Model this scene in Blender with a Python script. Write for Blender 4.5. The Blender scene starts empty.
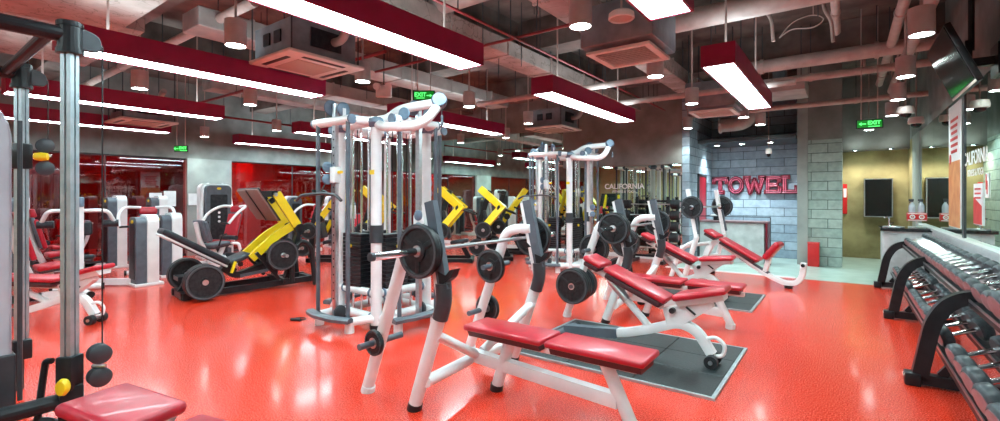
import bpy, bmesh, math, random
from mathutils import Vector, Matrix, Euler
random.seed(7)
PI = math.pi
R = math.radians
scene = bpy.context.scene
COL = scene.collection

# ------------------------------------------------------------------ materials
def new_mat(name):
    m = bpy.data.materials.new(name); m.use_nodes = True
    nt = m.node_tree
    return m, nt, nt.nodes['Principled BSDF']

def setp(b, **k):
    for n, v in k.items():
        b.inputs[n.replace('_', ' ')].default_value = v

def ramp(nt, fac, c0, c1, p0=0.3, p1=0.7):
    r = nt.nodes.new('ShaderNodeValToRGB')
    r.color_ramp.elements[0].position = p0; r.color_ramp.elements[0].color = (*c0, 1)
    r.color_ramp.elements[1].position = p1; r.color_ramp.elements[1].color = (*c1, 1)
    nt.links.new(fac, r.inputs[0]); return r.outputs[0]

def noise(nt, scale, detail=3, coord='Object'):
    tc = nt.nodes.new('ShaderNodeTexCoord'); n = nt.nodes.new('ShaderNodeTexNoise')
    n.inputs['Scale'].default_value = scale; n.inputs['Detail'].default_value = detail
    nt.links.new(tc.outputs[coord], n.inputs['Vector']); return n.outputs['Fac']

def bump(nt, b, fac, strength, dist=0.01):
    n = nt.nodes.new('ShaderNodeBump'); n.inputs['Strength'].default_value = strength
    n.inputs['Distance'].default_value = dist
    nt.links.new(fac, n.inputs['Height']); nt.links.new(n.outputs[0], b.inputs['Normal'])

def mottled(name, c0, c1, scale=8, rough=0.5, metal=0.0, bmp=0.0, detail=4, coat=0.0, p0=.35, p1=.65):
    m, nt, b = new_mat(name)
    f = noise(nt, scale, detail)
    nt.links.new(ramp(nt, f, c0, c1, p0, p1), b.inputs['Base Color'])
    setp(b, Roughness=rough, Metallic=metal, Coat_Weight=coat)
    if bmp: bump(nt, b, f, bmp)
    return m

def emit(name, col, s):
    m, nt, b = new_mat(name)
    setp(b, Base_Color=(*col, 1), Emission_Color=(*col, 1), Emission_Strength=s, Roughness=.4)
    return m

M = {}
M['white'] = mottled('white_powdercoat', (.74, .75, .76), (.82, .83, .84), 6, .28, coat=.3)
M['cream'] = mottled('white_plastic_shell', (.66, .67, .68), (.74, .75, .76), 5, .35)
M['red_pad'] = mottled('red_vinyl', (.42, .008, .022), (.50, .012, .03), 14, .34, bmp=.05, coat=.15)
M['pad_under'] = mottled('dark_maroon_vinyl', (.045, .012, .016), (.065, .018, .022), 14, .5)
M['black_pad'] = mottled('black_vinyl', (.018, .022, .028), (.03, .036, .044), 20, .38, bmp=.05)
M['black'] = mottled('black_powdercoat', (.010, .011, .013), (.017, .018, .021), 12, .35)
M['rubber'] = mottled('black_rubber', (.012, .013, .015), (.024, .026, .03), 30, .5, bmp=.08)
M['rubber_lt'] = mottled('grey_rubber_rim', (.05, .06, .07), (.075, .085, .095), 30, .5)
M['iron'] = mottled('dark_iron_plate', (.010, .012, .014), (.024, .027, .030), 25, .42, bmp=.08)
M['chrome'] = mottled('chrome', (.78, .80, .82), (.85, .86, .88), 3, .13, 1.0)
M['steel'] = mottled('brushed_steel', (.55, .57, .6), (.66, .68, .70), 40, .28, 1.0)
M['alu'] = mottled('anodised_aluminium', (.36, .42, .45), (.46, .52, .55), 12, .38, .75)
M['grey'] = mottled('slate_grey_plastic', (.075, .092, .115), (.10, .12, .145), 10, .4)
M['dgrey'] = mottled('charcoal_plastic', (.03, .036, .044), (.045, .052, .06), 10, .4)
M['bluegrey'] = mottled('blue_grey_cap_plastic', (.10, .15, .21), (.14, .20, .27), 10, .42)
M['yellow'] = mottled('yellow_paint', (.80, .58, .008), (.88, .66, .015), 6, .35, coat=.2)
for k_ in ('rubber', 'iron', 'black', 'black_pad'): M[k_].node_tree.nodes['Principled BSDF'].inputs['Specular IOR Level'].default_value = .3
M['shroud'] = mottled('translucent_grey_shroud', (.42, .44, .50), (.50, .52, .58), 4, .25)
M['pink_conc'] = mottled('ceiling_concrete', (.085, .064, .055), (.20, .152, .135), 2.2, .85, bmp=.5, detail=8)
M['duct'] = mottled('galvanised_duct', (.30, .25, .235), (.44, .37, .345), 3, .55, .25, detail=6)
m, nt, b = new_mat('rough_render')
tc = nt.nodes.new('ShaderNodeTexCoord'); vo = nt.nodes.new('ShaderNodeTexVoronoi'); vo.feature = 'DISTANCE_TO_EDGE'; vo.inputs['Scale'].default_value = 2.2
nz = nt.nodes.new('ShaderNodeTexNoise'); nz.inputs['Scale'].default_value = 3; nz.inputs['Detail'].default_value = 8
vm = nt.nodes.new('ShaderNodeVectorMath'); vm.operation = 'ADD'
nt.links.new(tc.outputs['Object'], vm.inputs[0]); nt.links.new(nz.outputs['Color'], vm.inputs[1]); nt.links.new(tc.outputs['Object'], nz.inputs['Vector'])
nt.links.new(vm.outputs[0], vo.inputs['Vector'])
base = ramp(nt, nz.outputs['Fac'], (.27, .20, .18), (.42, .32, .29), .35, .65)
ck = ramp(nt, vo.outputs['Distance'], (.45, .42, .40), (1, 1, 1), .0, .03)
mx = nt.nodes.new('ShaderNodeMix'); mx.data_type = 'RGBA'; mx.blend_type = 'MULTIPLY'; mx.inputs['Factor'].default_value = .8
nt.links.new(base, mx.inputs['A']); nt.links.new(ck, mx.inputs['B']); nt.links.new(mx.outputs['Result'], b.inputs['Base Color'])
bump(nt, b, nz.outputs['Fac'], .8, .03); setp(b, Roughness=.85); M['plaster'] = m
M['pipe'] = mottled('painted_pipe', (.38, .28, .25), (.48, .36, .33), 6, .5)
M['pipe_red'] = mottled('red_sprinkler_pipe', (.17, .012, .014), (.22, .018, .02), 6, .5)
M['unit'] = mottled('air_handler_steel', (.16, .17, .19), (.24, .25, .27), 5, .45, .3)
M['cassette'] = mottled('cassette_white', (.66, .60, .55), (.76, .70, .65), 4, .5)
M['lamp_red'] = mottled('lamp_housing_red', (.25, .002, .040), (.31, .003, .050), 6, .38)
M['conc'] = mottled('smooth_concrete', (.15, .16, .155), (.25, .265, .255), 2.0, .75, bmp=.15, detail=7)
M['conc_lt'] = mottled('pale_concrete', (.26, .28, .27), (.37, .395, .38), 2.0, .75, bmp=.15, detail=7)
M['conc_dk'] = mottled('bulkhead_concrete', (.19, .175, .165), (.28, .265, .25), 2.4, .8, bmp=.2, detail=8)
M['ochre'] = mottled('ochre_plaster', (.20, .155, .065), (.44, .365, .18), 1.6, .75, bmp=.2, detail=8)
M['lime'] = mottled('pale_green_plaster', (.42, .46, .24), (.52, .55, .32), 2.6, .75, detail=6)
M['grey_floor'] = mottled('grey_vinyl_floor', (.30, .39, .35), (.40, .50, .45), 3, .28, detail=6)
M['mat'] = mottled('rubber_mat', (.008, .012, .013), (.021, .029, .031), 60, .5, bmp=.2)
M['counter'] = mottled('counter_laminate', (.44, .47, .48), (.62, .65, .66), 5, .35, detail=8)
M['counter_top'] = mottled('black_stone', (.012, .013, .015), (.03, .032, .035), 20, .15)
M['glassy'] = mottled('screen_glass', (.003, .004, .005), (.006, .007, .008), 3, .16)
M['red_box'] = mottled('red_painted_steel', (.55, .010, .012), (.62, .015, .016), 6, .35)
M['red_door'] = mottled('red_door_paint', (.32, .008, .02), (.40, .012, .028), 6, .4)
M['sign_red'] = mottled('sign_dark_red', (.14, .003, .014), (.19, .004, .02), 8, .35)
M['sign_pink'] = mottled('sign_tube_pink', (.66, .12, .20), (.74, .17, .26), 8, .3)
M['paper'] = mottled('paper', (.72, .74, .76), (.80, .82, .84), 8, .6)
M['poster'] = mottled('poster_orange', (.62, .22, .08), (.75, .34, .14), 6, .5)
M['decal'] = mottled('white_decal', (.80, .82, .80), (.86, .88, .86), 8, .5)
M['decal_red'] = mottled('red_print', (.55, .03, .03), (.62, .05, .05), 8, .5)
M['perf'] = mottled('footplate_tread', (.16, .085, .075), (.24, .14, .12), 90, .6, bmp=.3)
M['dome'] = mottled('camera_white', (.66, .58, .56), (.74, .66, .64), 8, .4)
M['cyl'] = mottled('lamp_can_grey', (.42, .38, .38), (.50, .46, .46), 8, .45)
M['stack'] = mottled('weight_stack_steel', (.012, .013, .017), (.03, .032, .038), 14, .4, .4)
M['diff'] = emit('diffuser', (.70, .95, 1.0), 24.0)
M['uplight_fill'] = emit('added_uplight', (.72, .95, 1.0), 7.0)  # glow of the added upward panels that whiten the ceiling
M['lens'] = emit('downlight_lens', (.80, 1.0, .96), 45.0)
M['exit'] = emit('exit_green', (.004, .30, .02), .35)
M['exit_dk'] = emit('exit_letter', (.12, 1.0, .22), 1.3)
M['redstrip'] = emit('red_strip_lamp', (1.0, .04, .025), 80.0)
M['warmstrip'] = emit('white_strip_lamp', (1.0, .45, .4), 14.0)
M['screen'] = mottled('screen_grey', (.12, .15, .18), (.16, .19, .22), 4, .2)

M['studio_dark'] = mottled('studio_dark_wall', (.05, .012, .014), (.10, .016, .02), 1.5, .6)
def floor_mat():
    m, nt, b = new_mat('red_speckled_rubber')
    f = noise(nt, 105, 3)
    c = ramp(nt, f, (.50, .010, .003), (.84, .050, .015), .38, .62)
    sp = ramp(nt, noise(nt, 160, 1), (0, 0, 0), (1, 1, 1), .66, .72)
    mx = nt.nodes.new('ShaderNodeMix'); mx.data_type = 'RGBA'
    nt.links.new(sp, mx.inputs['Factor']); nt.links.new(c, mx.inputs['A']); mx.inputs['B'].default_value = (.90, .40, .24, 1)
    nt.links.new(mx.outputs['Result'], b.inputs['Base Color'])
    rr = nt.nodes.new('ShaderNodeMapRange'); rr.inputs['From Min'].default_value = .35; rr.inputs['From Max'].default_value = .65
    rr.inputs['To Min'].default_value = .20; rr.inputs['To Max'].default_value = .32
    nt.links.new(f, rr.inputs['Value']); nt.links.new(rr.outputs[0], b.inputs['Roughness'])
    setp(b, Coat_Weight=.45, Coat_Roughness=.11)
    bump(nt, b, f, .06, .001)
    return m
M['floor'] = floor_mat()

def block_mat(name, c0, c1, mortar, vert='X'):
    m, nt, b = new_mat(name)
    tc = nt.nodes.new('ShaderNodeTexCoord'); sep = nt.nodes.new('ShaderNodeSeparateXYZ'); cmb = nt.nodes.new('ShaderNodeCombineXYZ')
    nt.links.new(tc.outputs['Object'], sep.inputs[0])
    nt.links.new(sep.outputs[vert], cmb.inputs['X']); nt.links.new(sep.outputs['Z'], cmb.inputs['Y'])
    br = nt.nodes.new('ShaderNodeTexBrick'); nt.links.new(cmb.outputs[0], br.inputs['Vector'])
    br.inputs['Scale'].default_value = 1.0; br.inputs['Brick Width'].default_value = .60; br.inputs['Row Height'].default_value = .205
    br.inputs['Mortar Size'].default_value = .007; br.inputs['Mortar Smooth'].default_value = .3
    br.inputs['Color1'].default_value = (*c0, 1); br.inputs['Color2'].default_value = (*c1, 1); br.inputs['Mortar'].default_value = (*mortar, 1)
    n = nt.nodes.new('ShaderNodeTexNoise'); n.inputs['Scale'].default_value = 9; n.inputs['Detail'].default_value = 8
    nt.links.new(tc.outputs['Object'], n.inputs['Vector'])
    mx = nt.nodes.new('ShaderNodeMix'); mx.data_type = 'RGBA'; mx.blend_type = 'MULTIPLY'; mx.inputs['Factor'].default_value = .6
    nt.links.new(br.outputs['Color'], mx.inputs['A'])
    nt.links.new(ramp(nt, n.outputs['Fac'], (.62, .62, .62), (1.15, 1.15, 1.15), .3, .7), mx.inputs['B'])
    nt.links.new(mx.outputs['Result'], b.inputs['Base Color'])
    inv = nt.nodes.new('ShaderNodeMath'); inv.operation = 'SUBTRACT'; inv.inputs[0].default_value = 1
    nt.links.new(br.outputs['Fac'], inv.inputs[1]); bump(nt, b, inv.outputs[0], .8, .01)
    setp(b, Roughness=.75)
    return m
M['block_x'] = block_mat('blue_grey_blocks', (.25, .325, .40), (.39, .47, .55), (.07, .09, .11), 'X')
M['block_y'] = block_mat('blue_grey_blocks_side', (.25, .325, .40), (.39, .47, .55), (.07, .09, .11), 'Y')
M['block_g'] = block_mat('green_grey_blocks', (.30, .38, .35), (.42, .50, .46), (.10, .13, .12), 'X')

m, nt, b = new_mat('mirror_glass'); setp(b, Base_Color=(.70, .86, .78, 1), Metallic=1.0, Roughness=.012); M['mirror'] = m
m, nt, b = new_mat('tinted_glass')
tr = nt.nodes.new('ShaderNodeBsdfTransparent'); tr.inputs[0].default_value = (.80, .58, .58, 1)
gl = nt.nodes.new('ShaderNodeBsdfGlossy'); gl.inputs['Roughness'].default_value = .02; gl.inputs['Color'].default_value = (.8, .85, .9, 1)
mxs = nt.nodes.new('ShaderNodeMixShader'); mxs.inputs[0].default_value = .11
nt.links.new(tr.outputs[0], mxs.inputs[1]); nt.links.new(gl.outputs[0], mxs.inputs[2])
nt.links.new(mxs.outputs[0], nt.nodes['Material Output'].inputs[0]); M['glass'] = m

# ------------------------------------------------------------------ mesh builder
class MB:
    def __init__(s, sep=False): s.sep = sep; s.bm = None if sep else bmesh.new(); s.list = []
    def _merge(s, t, mat=None, smooth=False):
        if mat is not None: bmesh.ops.transform(t, matrix=mat, verts=t.verts)
        for f in t.faces: f.smooth = smooth
        me = bpy.data.meshes.new('tmp'); t.to_mesh(me); t.free()
        if s.sep: b2 = bmesh.new(); b2.from_mesh(me); s.list.append(b2)
        else: s.bm.from_mesh(me)
        bpy.data.meshes.remove(me)
        return s
    def box(s, c, size, rot=(0, 0, 0), bev=0, seg=2):
        t = bmesh.new(); bmesh.ops.create_cube(t, size=1)
        bmesh.ops.scale(t, vec=size, verts=t.verts)
        if bev: bmesh.ops.bevel(t, geom=list(t.edges), offset=min(bev, min(size) * .49), segments=seg, profile=.5, affect='EDGES')
        return s._merge(t, Matrix.Translation(c) @ Euler(rot).to_matrix().to_4x4(), bool(bev) and seg > 1)
    def cyl(s, p0, p1, r, r2=None, seg=16, smooth=True):
        p0, p1 = Vector(p0), Vector(p1); d = p1 - p0; L = d.length
        t = bmesh.new()
        bmesh.ops.create_cone(t, cap_ends=True, segments=seg, radius1=r, radius2=r if r2 is None else r2, depth=L)
        mat = Matrix.Translation((p0 + p1) / 2) @ d.to_track_quat('Z', 'Y').to_matrix().to_4x4()
        s._merge(t, mat, False)
        return s
    def tube(s, pts, r, seg=10, fil=0, sec=None, closed=False):
        P = [Vector(p) for p in pts]
        if fil: P = fillet(P, fil, closed)
        t = bmesh.new(); rings = []
        n = len(P); up = None
        if sec is None: sec = [(r * math.cos(2 * PI * k / seg), r * math.sin(2 * PI * k / seg)) for k in range(seg)]
        for i, p in enumerate(P):
            a = P[i - 1] if (i > 0 or closed) else p; c = P[(i + 1) % n] if (i < n - 1 or closed) else p
            tg = ((p - a).normalized() + (c - p).normalized()); tg = tg.normalized() if tg.length > 1e-6 else (c - a).normalized()
            if up is None:
                ref = Vector((0, 0, 1)) if abs(tg.z) < .9 else Vector((0, 1, 0))
                up = (ref - tg * ref.dot(tg)).normalized()
            else: up = (up - tg * up.dot(tg)).normalized()
            sd = tg.cross(up)
            k = 1.0
            if a is not p and c is not p:
                cs = (p - a).normalized().dot(tg); k = min(1 / max(cs, .5), 1.6)
            rings.append([t.verts.new(p + sd * (x * k) + up * (y * k)) for x, y in sec])
        m = len(sec)
        for i in range(n if closed else n - 1):
            A, B = rings[i], rings[(i + 1) % n]
            for j in range(m):
                t.faces.new((A[j], A[(j + 1) % m], B[(j + 1) % m], B[j]))
        if not closed:
            t.faces.new(list(reversed(rings[0]))); t.faces.new(rings[-1])
        bmesh.ops.recalc_face_normals(t, faces=t.faces)
        return s._merge(t, None, len(sec) > 5)
    def bar(s, p0, p1, w, h, bev=.006):
        """rectangular bar from p0 to p1"""
        p0, p1 = Vector(p0), Vector(p1)
        x, y = w / 2, h / 2
        return s.tube([p0, p1], 0, sec=[(-x, -y), (x, -y), (x, y), (-x, y)])
    def lathe(s, prof, mat=None, seg=28, smooth=True):
        """profile of (r, z) revolved about Z"""
        t = bmesh.new(); rings = []
        for r, z in prof:
            if r < 1e-5: rings.append([t.verts.new((0, 0, z))])
            else: rings.append([t.verts.new((r * math.cos(2 * PI * k / seg), r * math.sin(2 * PI * k / seg), z)) for k in range(seg)])
        for A, B in zip(rings, rings[1:]):
            for k in range(seg):
                k2 = (k + 1) % seg
                if len(A) == 1 and len(B) == 1: continue
                if len(A) == 1: t.faces.new((A[0], B[k], B[k2]))
                elif len(B) == 1: t.faces.new((A[k], B[0], A[k2]))
                else: t.faces.new((A[k], B[k], B[k2], A[k2]))
        bmesh.ops.recalc_face_normals(t, faces=t.faces)
        for f in t.faces: f.smooth = False
        me_s = smooth
        s._merge(t, mat, me_s)
        return s
    def poly(s, pts, ext, mat=None, bev=0):
        """polygon in the local XY plane extruded along +Z"""
        t = bmesh.new(); vs = [t.verts.new((x, y, 0)) for x, y in pts]
        f = t.faces.new(vs); r = bmesh.ops.extrude_face_region(t, geom=[f])
        bmesh.ops.translate(t, vec=(0, 0, ext), verts=[v for v in r['geom'] if isinstance(v, bmesh.types.BMVert)])
        bmesh.ops.recalc_face_normals(t, faces=t.faces)
        if bev: bmesh.ops.bevel(t, geom=list(t.edges), offset=bev, segments=2, profile=.5, affect='EDGES')
        return s._merge(t, mat, False)
    def slab_xz(s, pts, y0, y1, bev=0):
        """outline in XZ, extruded across Y from y0 to y1"""
        return s.poly(pts, y0 - y1 if False else (y1 - y0), Matrix(((1, 0, 0, 0), (0, 0, 1, y0), (0, 1, 0, 0), (0, 0, 0, 1))), bev)
    def build(s, name, mat, parent=None, loc=(0, 0, 0), rz=0):
        if s.sep:
            out = []
            for b2 in s.list:
                q = MB.__new__(MB); q.sep = False; q.bm = b2; out.append(q.build(name, mat, parent, loc, rz))
            return out
        me = bpy.data.meshes.new(name); s.bm.to_mesh(me); s.bm.free()
        me.materials.append(M[mat] if isinstance(mat, str) else mat)
        o = bpy.data.objects.new(name, me); COL.objects.link(o)
        o.location = loc; o.rotation_euler = (0, 0, rz)
        if parent: o.parent = parent
        if any(p.use_smooth for p in me.polygons):
            try: me.set_sharp_from_angle(angle=R(38))
            except Exception: pass
        return o

def EB(): return MB(True)
def fillet(P, rad, closed=False):
    out = []; n = len(P)
    for i, p in enumerate(P):
        if not closed and (i == 0 or i == n - 1): out.append(p); continue
        a, c = P[i - 1], P[(i + 1) % n]
        u, v = (a - p), (c - p); lu, lv = u.length, v.length; u.normalize(); v.normalize()
        d = min(rad, lu * .48, lv * .48)
        q0, q1 = p + u * d, p + v * d
        for k in range(6):
            s = k / 5; out.append(q0 * (1 - s) ** 2 + p * 2 * s * (1 - s) + q1 * s * s)
    return out

def empty(name, loc=(0, 0, 0), rz=0):
    o = bpy.data.objects.new(name, None); COL.objects.link(o); o.location = loc; o.rotation_euler = (0, 0, rz); o.empty_display_size = .1
    return o
def tag(o, label, cat, group=None, kind=None):
    if label: o['label'] = label
    if cat: o['category'] = cat
    if group: o['group'] = group
    if kind: o['kind'] = kind
    return o
def copy_tree(o, parent=None):
    c = o.copy(); COL.objects.link(c); c.parent = parent
    for ch in list(o.children): copy_tree(ch, c)
    return c
def struct(o): o['kind'] = 'structure'; return o
def place(o, loc, rz=0): o.location = loc; o.rotation_euler = (0, 0, rz); return o
def text_bm(mb, body, size, mat, ext=.002, align='CENTER', bold=0.0):
    cu = bpy.data.curves.new('t', 'FONT'); cu.body = body; cu.size = size; cu.extrude = ext; cu.align_x = align; cu.align_y = 'CENTER'; cu.offset = bold
    o = bpy.data.objects.new('t', cu); COL.objects.link(o)
    dg = bpy.context.evaluated_depsgraph_get(); me = bpy.data.meshes.new_from_object(o.evaluated_get(dg))
    t = bmesh.new(); t.from_mesh(me); bpy.data.objects.remove(o); bpy.data.meshes.remove(me)
    mb._merge(t, mat, False)
# orientation for lettering: reads correctly when looked at along +Y (faces -Y), along +X (faces -X), along -X (faces +X)
def face(loc, to): 
    rot = {'-Y': (PI / 2, 0, 0), '-X': (PI / 2, 0, -PI / 2), '+X': (PI / 2, 0, PI / 2), '+Y': (PI / 2, 0, PI)}[to]
    return Matrix.Translation(loc) @ Euler(rot).to_matrix().to_4x4()
ORD = ['first', 'second', 'third', 'fourth', 'fifth', 'sixth', 'seventh', 'eighth', 'ninth', 'tenth', 'eleventh', 'twelfth', 'thirteenth', 'fourteenth',
       'fifteenth', 'sixteenth', 'seventeenth', 'eighteenth', 'nineteenth', 'twentieth', 'twenty-first', 'twenty-second', 'twenty-third', 'twenty-fourth',
       'twenty-fifth', 'twenty-sixth', 'twenty-seventh', 'twenty-eighth', 'twenty-ninth', 'thirtieth', 'thirty-first', 'thirty-second', 'thirty-third', 'thirty-fourth', 'thirty-fifth', 'thirty-sixth', 'thirty-seventh', 'thirty-eighth', 'thirty-ninth', 'fortieth']

SPOT_E = 85.0
# ------------------------------------------------------------------ the room
XL, XR, YF, YB, ZC = -13.5, 1.2, -5.0, 14.6, 4.4
XM = -3.0      # right end of the mirrored back wall
YM = 11.3
def B(name, x0, x1, y0, y1, z0, z1, mat, bev=0):
    return MB().box(((x0 + x1) / 2, (y0 + y1) / 2, (z0 + z1) / 2), (x1 - x0, y1 - y0, z1 - z0), bev=bev).build(name, mat)
struct(B('floor', XL - 4.2, XR + .3, YF - .2, 10.2, -.1, 0, 'floor'))
struct(B('floor_grey', XM, XR + .3, 10.2, YB + .2, -.1, 0, 'grey_floor'))
struct(B('floor_mirror_side', XL - 4.2, XM, 10.2, YM + .3, -.1, 0, 'floor'))
struct(B('trim_1', XM - .1, -.75, 10.19, 10.32, 0, .012, 'white'))
struct(B('ceiling', XL - 4.2, XR + .3, YF - .2, YB + .2, ZC, ZC + .15, 'pink_conc'))
# left side: concrete bulkhead, pier, tinted glazing with a red lit studio behind
struct(B('wall_left', XL - .25, XL, YF, YM + .2, 2.48, ZC, 'conc'))
struct(B('wall_left_pier', XL - .25, XL + .02, 4.93, 6.0, 0, 2.49, 'conc_lt'))
ys = [YF, -2.6, -.3, 1.7, 3.3, 4.93]
k = 0
for seq in (ys, [6.0, 7.8, 9.5, YM]):
    for a, c in zip(seq, seq[1:]):
        k += 1
        w = struct(empty('window_%d' % k, (XL - .1, (a + c) / 2, 0)))
        MB().box((0, 0, 1.27), (.012, c - a - .03, 2.42)).build('pane', 'glass', w)
        f = MB(); f.box((0, -(c - a) / 2 + .008, 1.24), (.05, .016, 2.48)); f.box((0, 0, .03), (.06, c - a, .06)); f.box((0, 0, 2.465), (.06, c - a, .03))
        f.build('frame', 'dgrey', w)
struct(B('wall_studio_back', XL - 4.2, XL - 4.0, YF, YM + .2, 0, ZC, 'studio_dark'))
struct(B('wall_studio_panel', XL - 2.9, XL - 2.8, 6.3, YM + .2, 0, 2.94, 'red_box'))
struct(B('wall_studio_left', XL - 4.2, XL - .2, YF - .2, YF, 0, ZC, 'red_door'))
struct(B('wall_studio_right', XL - 4.2, XL - .25, YM + .2, YM + .4, 0, ZC, 'red_door'))
struct(B('ceiling_studio', XL - 4.0, XL - .25, YF, YM + .2, 2.95, 3.0, 'black'))
# back: mirrored wall with bulkhead
XS = -6.1
struct(B('wall_back', XL - .25, XM, YM + .02, YM + .22, 0, ZC, 'conc_dk'))
struct(B('trim_2', XS, XM, YM - .12, YM + .02, 2.27, ZC, 'conc_dk'))
struct(B('trim_3', XL, XS, YM - .06, YM + .02, 3.35, ZC, 'conc_dk'))
def mirror_panels(x0, x1, n, z0, z1):
    for i in range(n):
        a = x0 + (x1 - x0) * i / n; c = x0 + (x1 - x0) * (i + 1) / n
        struct(B('wall_mirror', a + .002, c - .002, YM - .01, YM + .02, z0, z1, 'mirror'))
mirror_panels(XL + .02, XS, 5, .1, 3.35); mirror_panels(XS, XM - .02, 3, .1, 2.27)
struct(B('baseboard_back', XL, XM, YM - .025, YM + .02, 0, .1, 'white'))
# recess with the lettering
struct(B('wall_recess_left', XM - .01, XM + .15, YM - .14, 13.6, 0, ZC, 'block_y'))
struct(B('wall_recess_back', XM, -.6, 13.4, 13.6, 0, ZC, 'block_x'))
struct(B('wall_pier', -.68, -.05, 12.4, YB, 0, 2.75, 'block_g'))
struct(B('wall_pier_top', -.68, -.05, 12.38, YB, 2.75, ZC, 'conc'))
struct(B('wall_pier_edge', -.86, -.66, 12.36, 13.5, 0, ZC, 'conc_lt'))
sof = struct(B('ceiling_recess', XM + .15, -.86, 11.9, 13.4, 2.78, 2.86, 'dgrey'))
d = struct(empty('door_1', (XM + .15, 12.25, 0)))
MB().box((.02, 0, 1.0), (.03, .62, 1.98)).build('door_leaf', 'red_door', d)
MB().box((.015, -.35, 1.02), (.05, .07, 2.06)).box((.015, .35, 1.02), (.05, .07, 2.06)).box((.015, 0, 2.03), (.05, .77, .06)).build('frame', 'dgrey', d)
# end wall, right wall
struct(B('wall_back_end', -.1, XR + .3, YB, YB + .2, 0, ZC, 'ochre'))
struct(B('trim_4', -.05, XR, YB - .35, YB, 2.62, ZC, 'conc_dk'))
struct(B('wall_right', XR, XR + .2, YF, YB, 2.8, ZC, 'conc'))
struct(B('wall_right_backing', XR + .02, XR + .2, YF, YB, 0, 2.82, 'conc_dk'))
struct(B('wall_right_pier', XR - .02, XR + .02, 12.35, 13.55, 0, 2.81, 'conc_lt'))
struct(B('wall_right_end', XR, XR + .03, 13.55, YB, 0, 2.81, 'ochre'))
for i in range(10):
    a = -4.6 + i * 1.695; c = a + 1.69
    struct(B('wall_mirror_right', XR, XR + .02, a, c, .98, 2.8, 'mirror'))
struct(B('trim_5', XR - .05, XR, 2.0, 12.3, 0, .95, 'cream')); struct(B('trim_6', XR - .07, XR, 2.0, 12.3, .95, .985, 'white'))
# behind the camera
struct(B('wall_front', XL - .25, XR + .2, YF - .2, YF, 0, ZC, 'lime'))
# ------------------------------------------------------------------ camera
cam = bpy.data.cameras.new('camera'); co = bpy.data.objects.new('camera', cam); COL.objects.link(co)
co.location = (0, 0, 1.5); co.rotation_euler = (PI / 2, 0, math.atan2(345, 470))
cam.sensor_width = 36; cam.lens = 470 / 1000 * 36; cam.shift_y = -.0135; cam.clip_start = .05
scene.camera = co
vs = scene.view_settings; vs.view_transform = 'Standard'; vs.look = 'None'; vs.gamma = 1; vs.exposure = 0.30; vs.use_curve_mapping = False
# ------------------------------------------------------------------ ceiling services
struct(B('ceiling_drop', -7.3, -3.9, -3.2, 1.85, 3.5, ZC, 'plaster'))
struct(B('ceiling_beam', -10.6, -7.7, -3.2, 2.3, 3.75, ZC, 'plaster'))
for i, (y0, y1, z) in enumerate([(2.0, 2.4, 3.95), (6.5, 6.95, 3.9), (9.55, 10.0, 3.9), (-2.4, -2.0, 3.95)]):
    struct(B('ceiling_beam', XL, XR, y0, y1, z, ZC, 'pink_conc'))
for x0, x1 in ((-4.75, -4.4), (-9.6, -9.25)):
    struct(B('ceiling_beam', x0, x1, -4.9, 11.2, 4.05, ZC, 'pink_conc'))
def thing1(mb, name, mat, label, cat, group=None): return tag(mb.build(name, mat), label, cat, group)
# ducts and trays running away from the viewer
def tray(x, y0, y1, z, w, h, label, mat='duct'):
    r = empty('air_duct', (x, (y0 + y1) / 2, z)); tag(r, label, 'duct', 'ceiling ducts')
    L = y1 - y0
    MB().box((0, 0, h / 2), (w, L, h), bev=.01, seg=1).build('duct_body', mat, r)
    f = EB(); n = max(2, int(L / 1.2))
    for i in range(n): f.box((0, -L / 2 + (i + .5) * L / n, h / 2), (w + .03, .04, h + .03))
    f.build('flange', mat, r)
    g = EB()
    for i in range(3):
        for s in (-1, 1): g.cyl((s * w * .48, -L / 2 + (i + .5) * L / 3, h), (s * w * .48, -L / 2 + (i + .5) * L / 3, ZC - z), .008, seg=6)
    g.build('hanger', 'dgrey', r)
tray(-4.12, 2.5, 11.0, 3.55, .42, .22, 'long pale flat duct running away over the first cable station', 'plaster')
tray(-2.62, 2.5, 10.4, 3.66, .38, .26, 'pale square duct running away beside the slatted ceiling grille', 'plaster')
tray(-6.75, 2.5, 9.2, 3.65, .5, .25, 'grey square duct running away left of the large ceiling cassette')
tray(-8.75, 2.6, 9.0, 3.6, .45, .25, 'grey square duct running away over the leg press')
tray(-10.75, 4.3, 9.0, 3.75, .5, .3, 'wide grey duct running away above the left machines')
def pipe(pts, r, label, mat='pipe', name='ceiling_pipe', hang=True):
    o = empty(name, pts[0]); tag(o, label, 'pipe', 'ceiling pipes')
    P0 = Vector(pts[0]); L = [Vector(p) - P0 for p in pts]
    MB().tube(L, r, 12, fil=r * 3).build('pipe_run', mat, o)
    c = EB(); h = EB()
    a, b_ = L[0], L[-1]
    n = max(2, int((b_ - a).length / 1.6))
    for i in range(n):
        t = (i + .5) / n; p = a + (b_ - a) * t; d = (b_ - a).normalized()
        c.cyl(p - d * .025, p + d * .025, r * 1.18, seg=14)
        h.cyl(p + Vector((0, 0, r)), (p.x, p.y, ZC - P0.z), .007, seg=6)
    c.build('collar', mat, o)
    if hang: h.build('hanger', 'dgrey', o)
pipe([(-2.9, 6.15, 3.72), (1.15, 6.15, 3.72)], .13, 'thick rust pink duct pipe crossing in front of the rearmost near lamp', 'pipe')
pipe([(-1.9, 9.1, 3.72), (1.15, 9.1, 3.72)], .11, 'thick pink pipe crossing the ceiling above the right hand passage')
pipe([(-1.0, 9.4, 3.5), (1.15, 9.4, 3.5)], .06, 'thin pink pipe just under the thick crossing pipe')
pipe([(-2.8, 10.85, 3.28), (1.15, 10.85, 3.28)], .05, 'thin low pipe crossing in front of the block pier')
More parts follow.
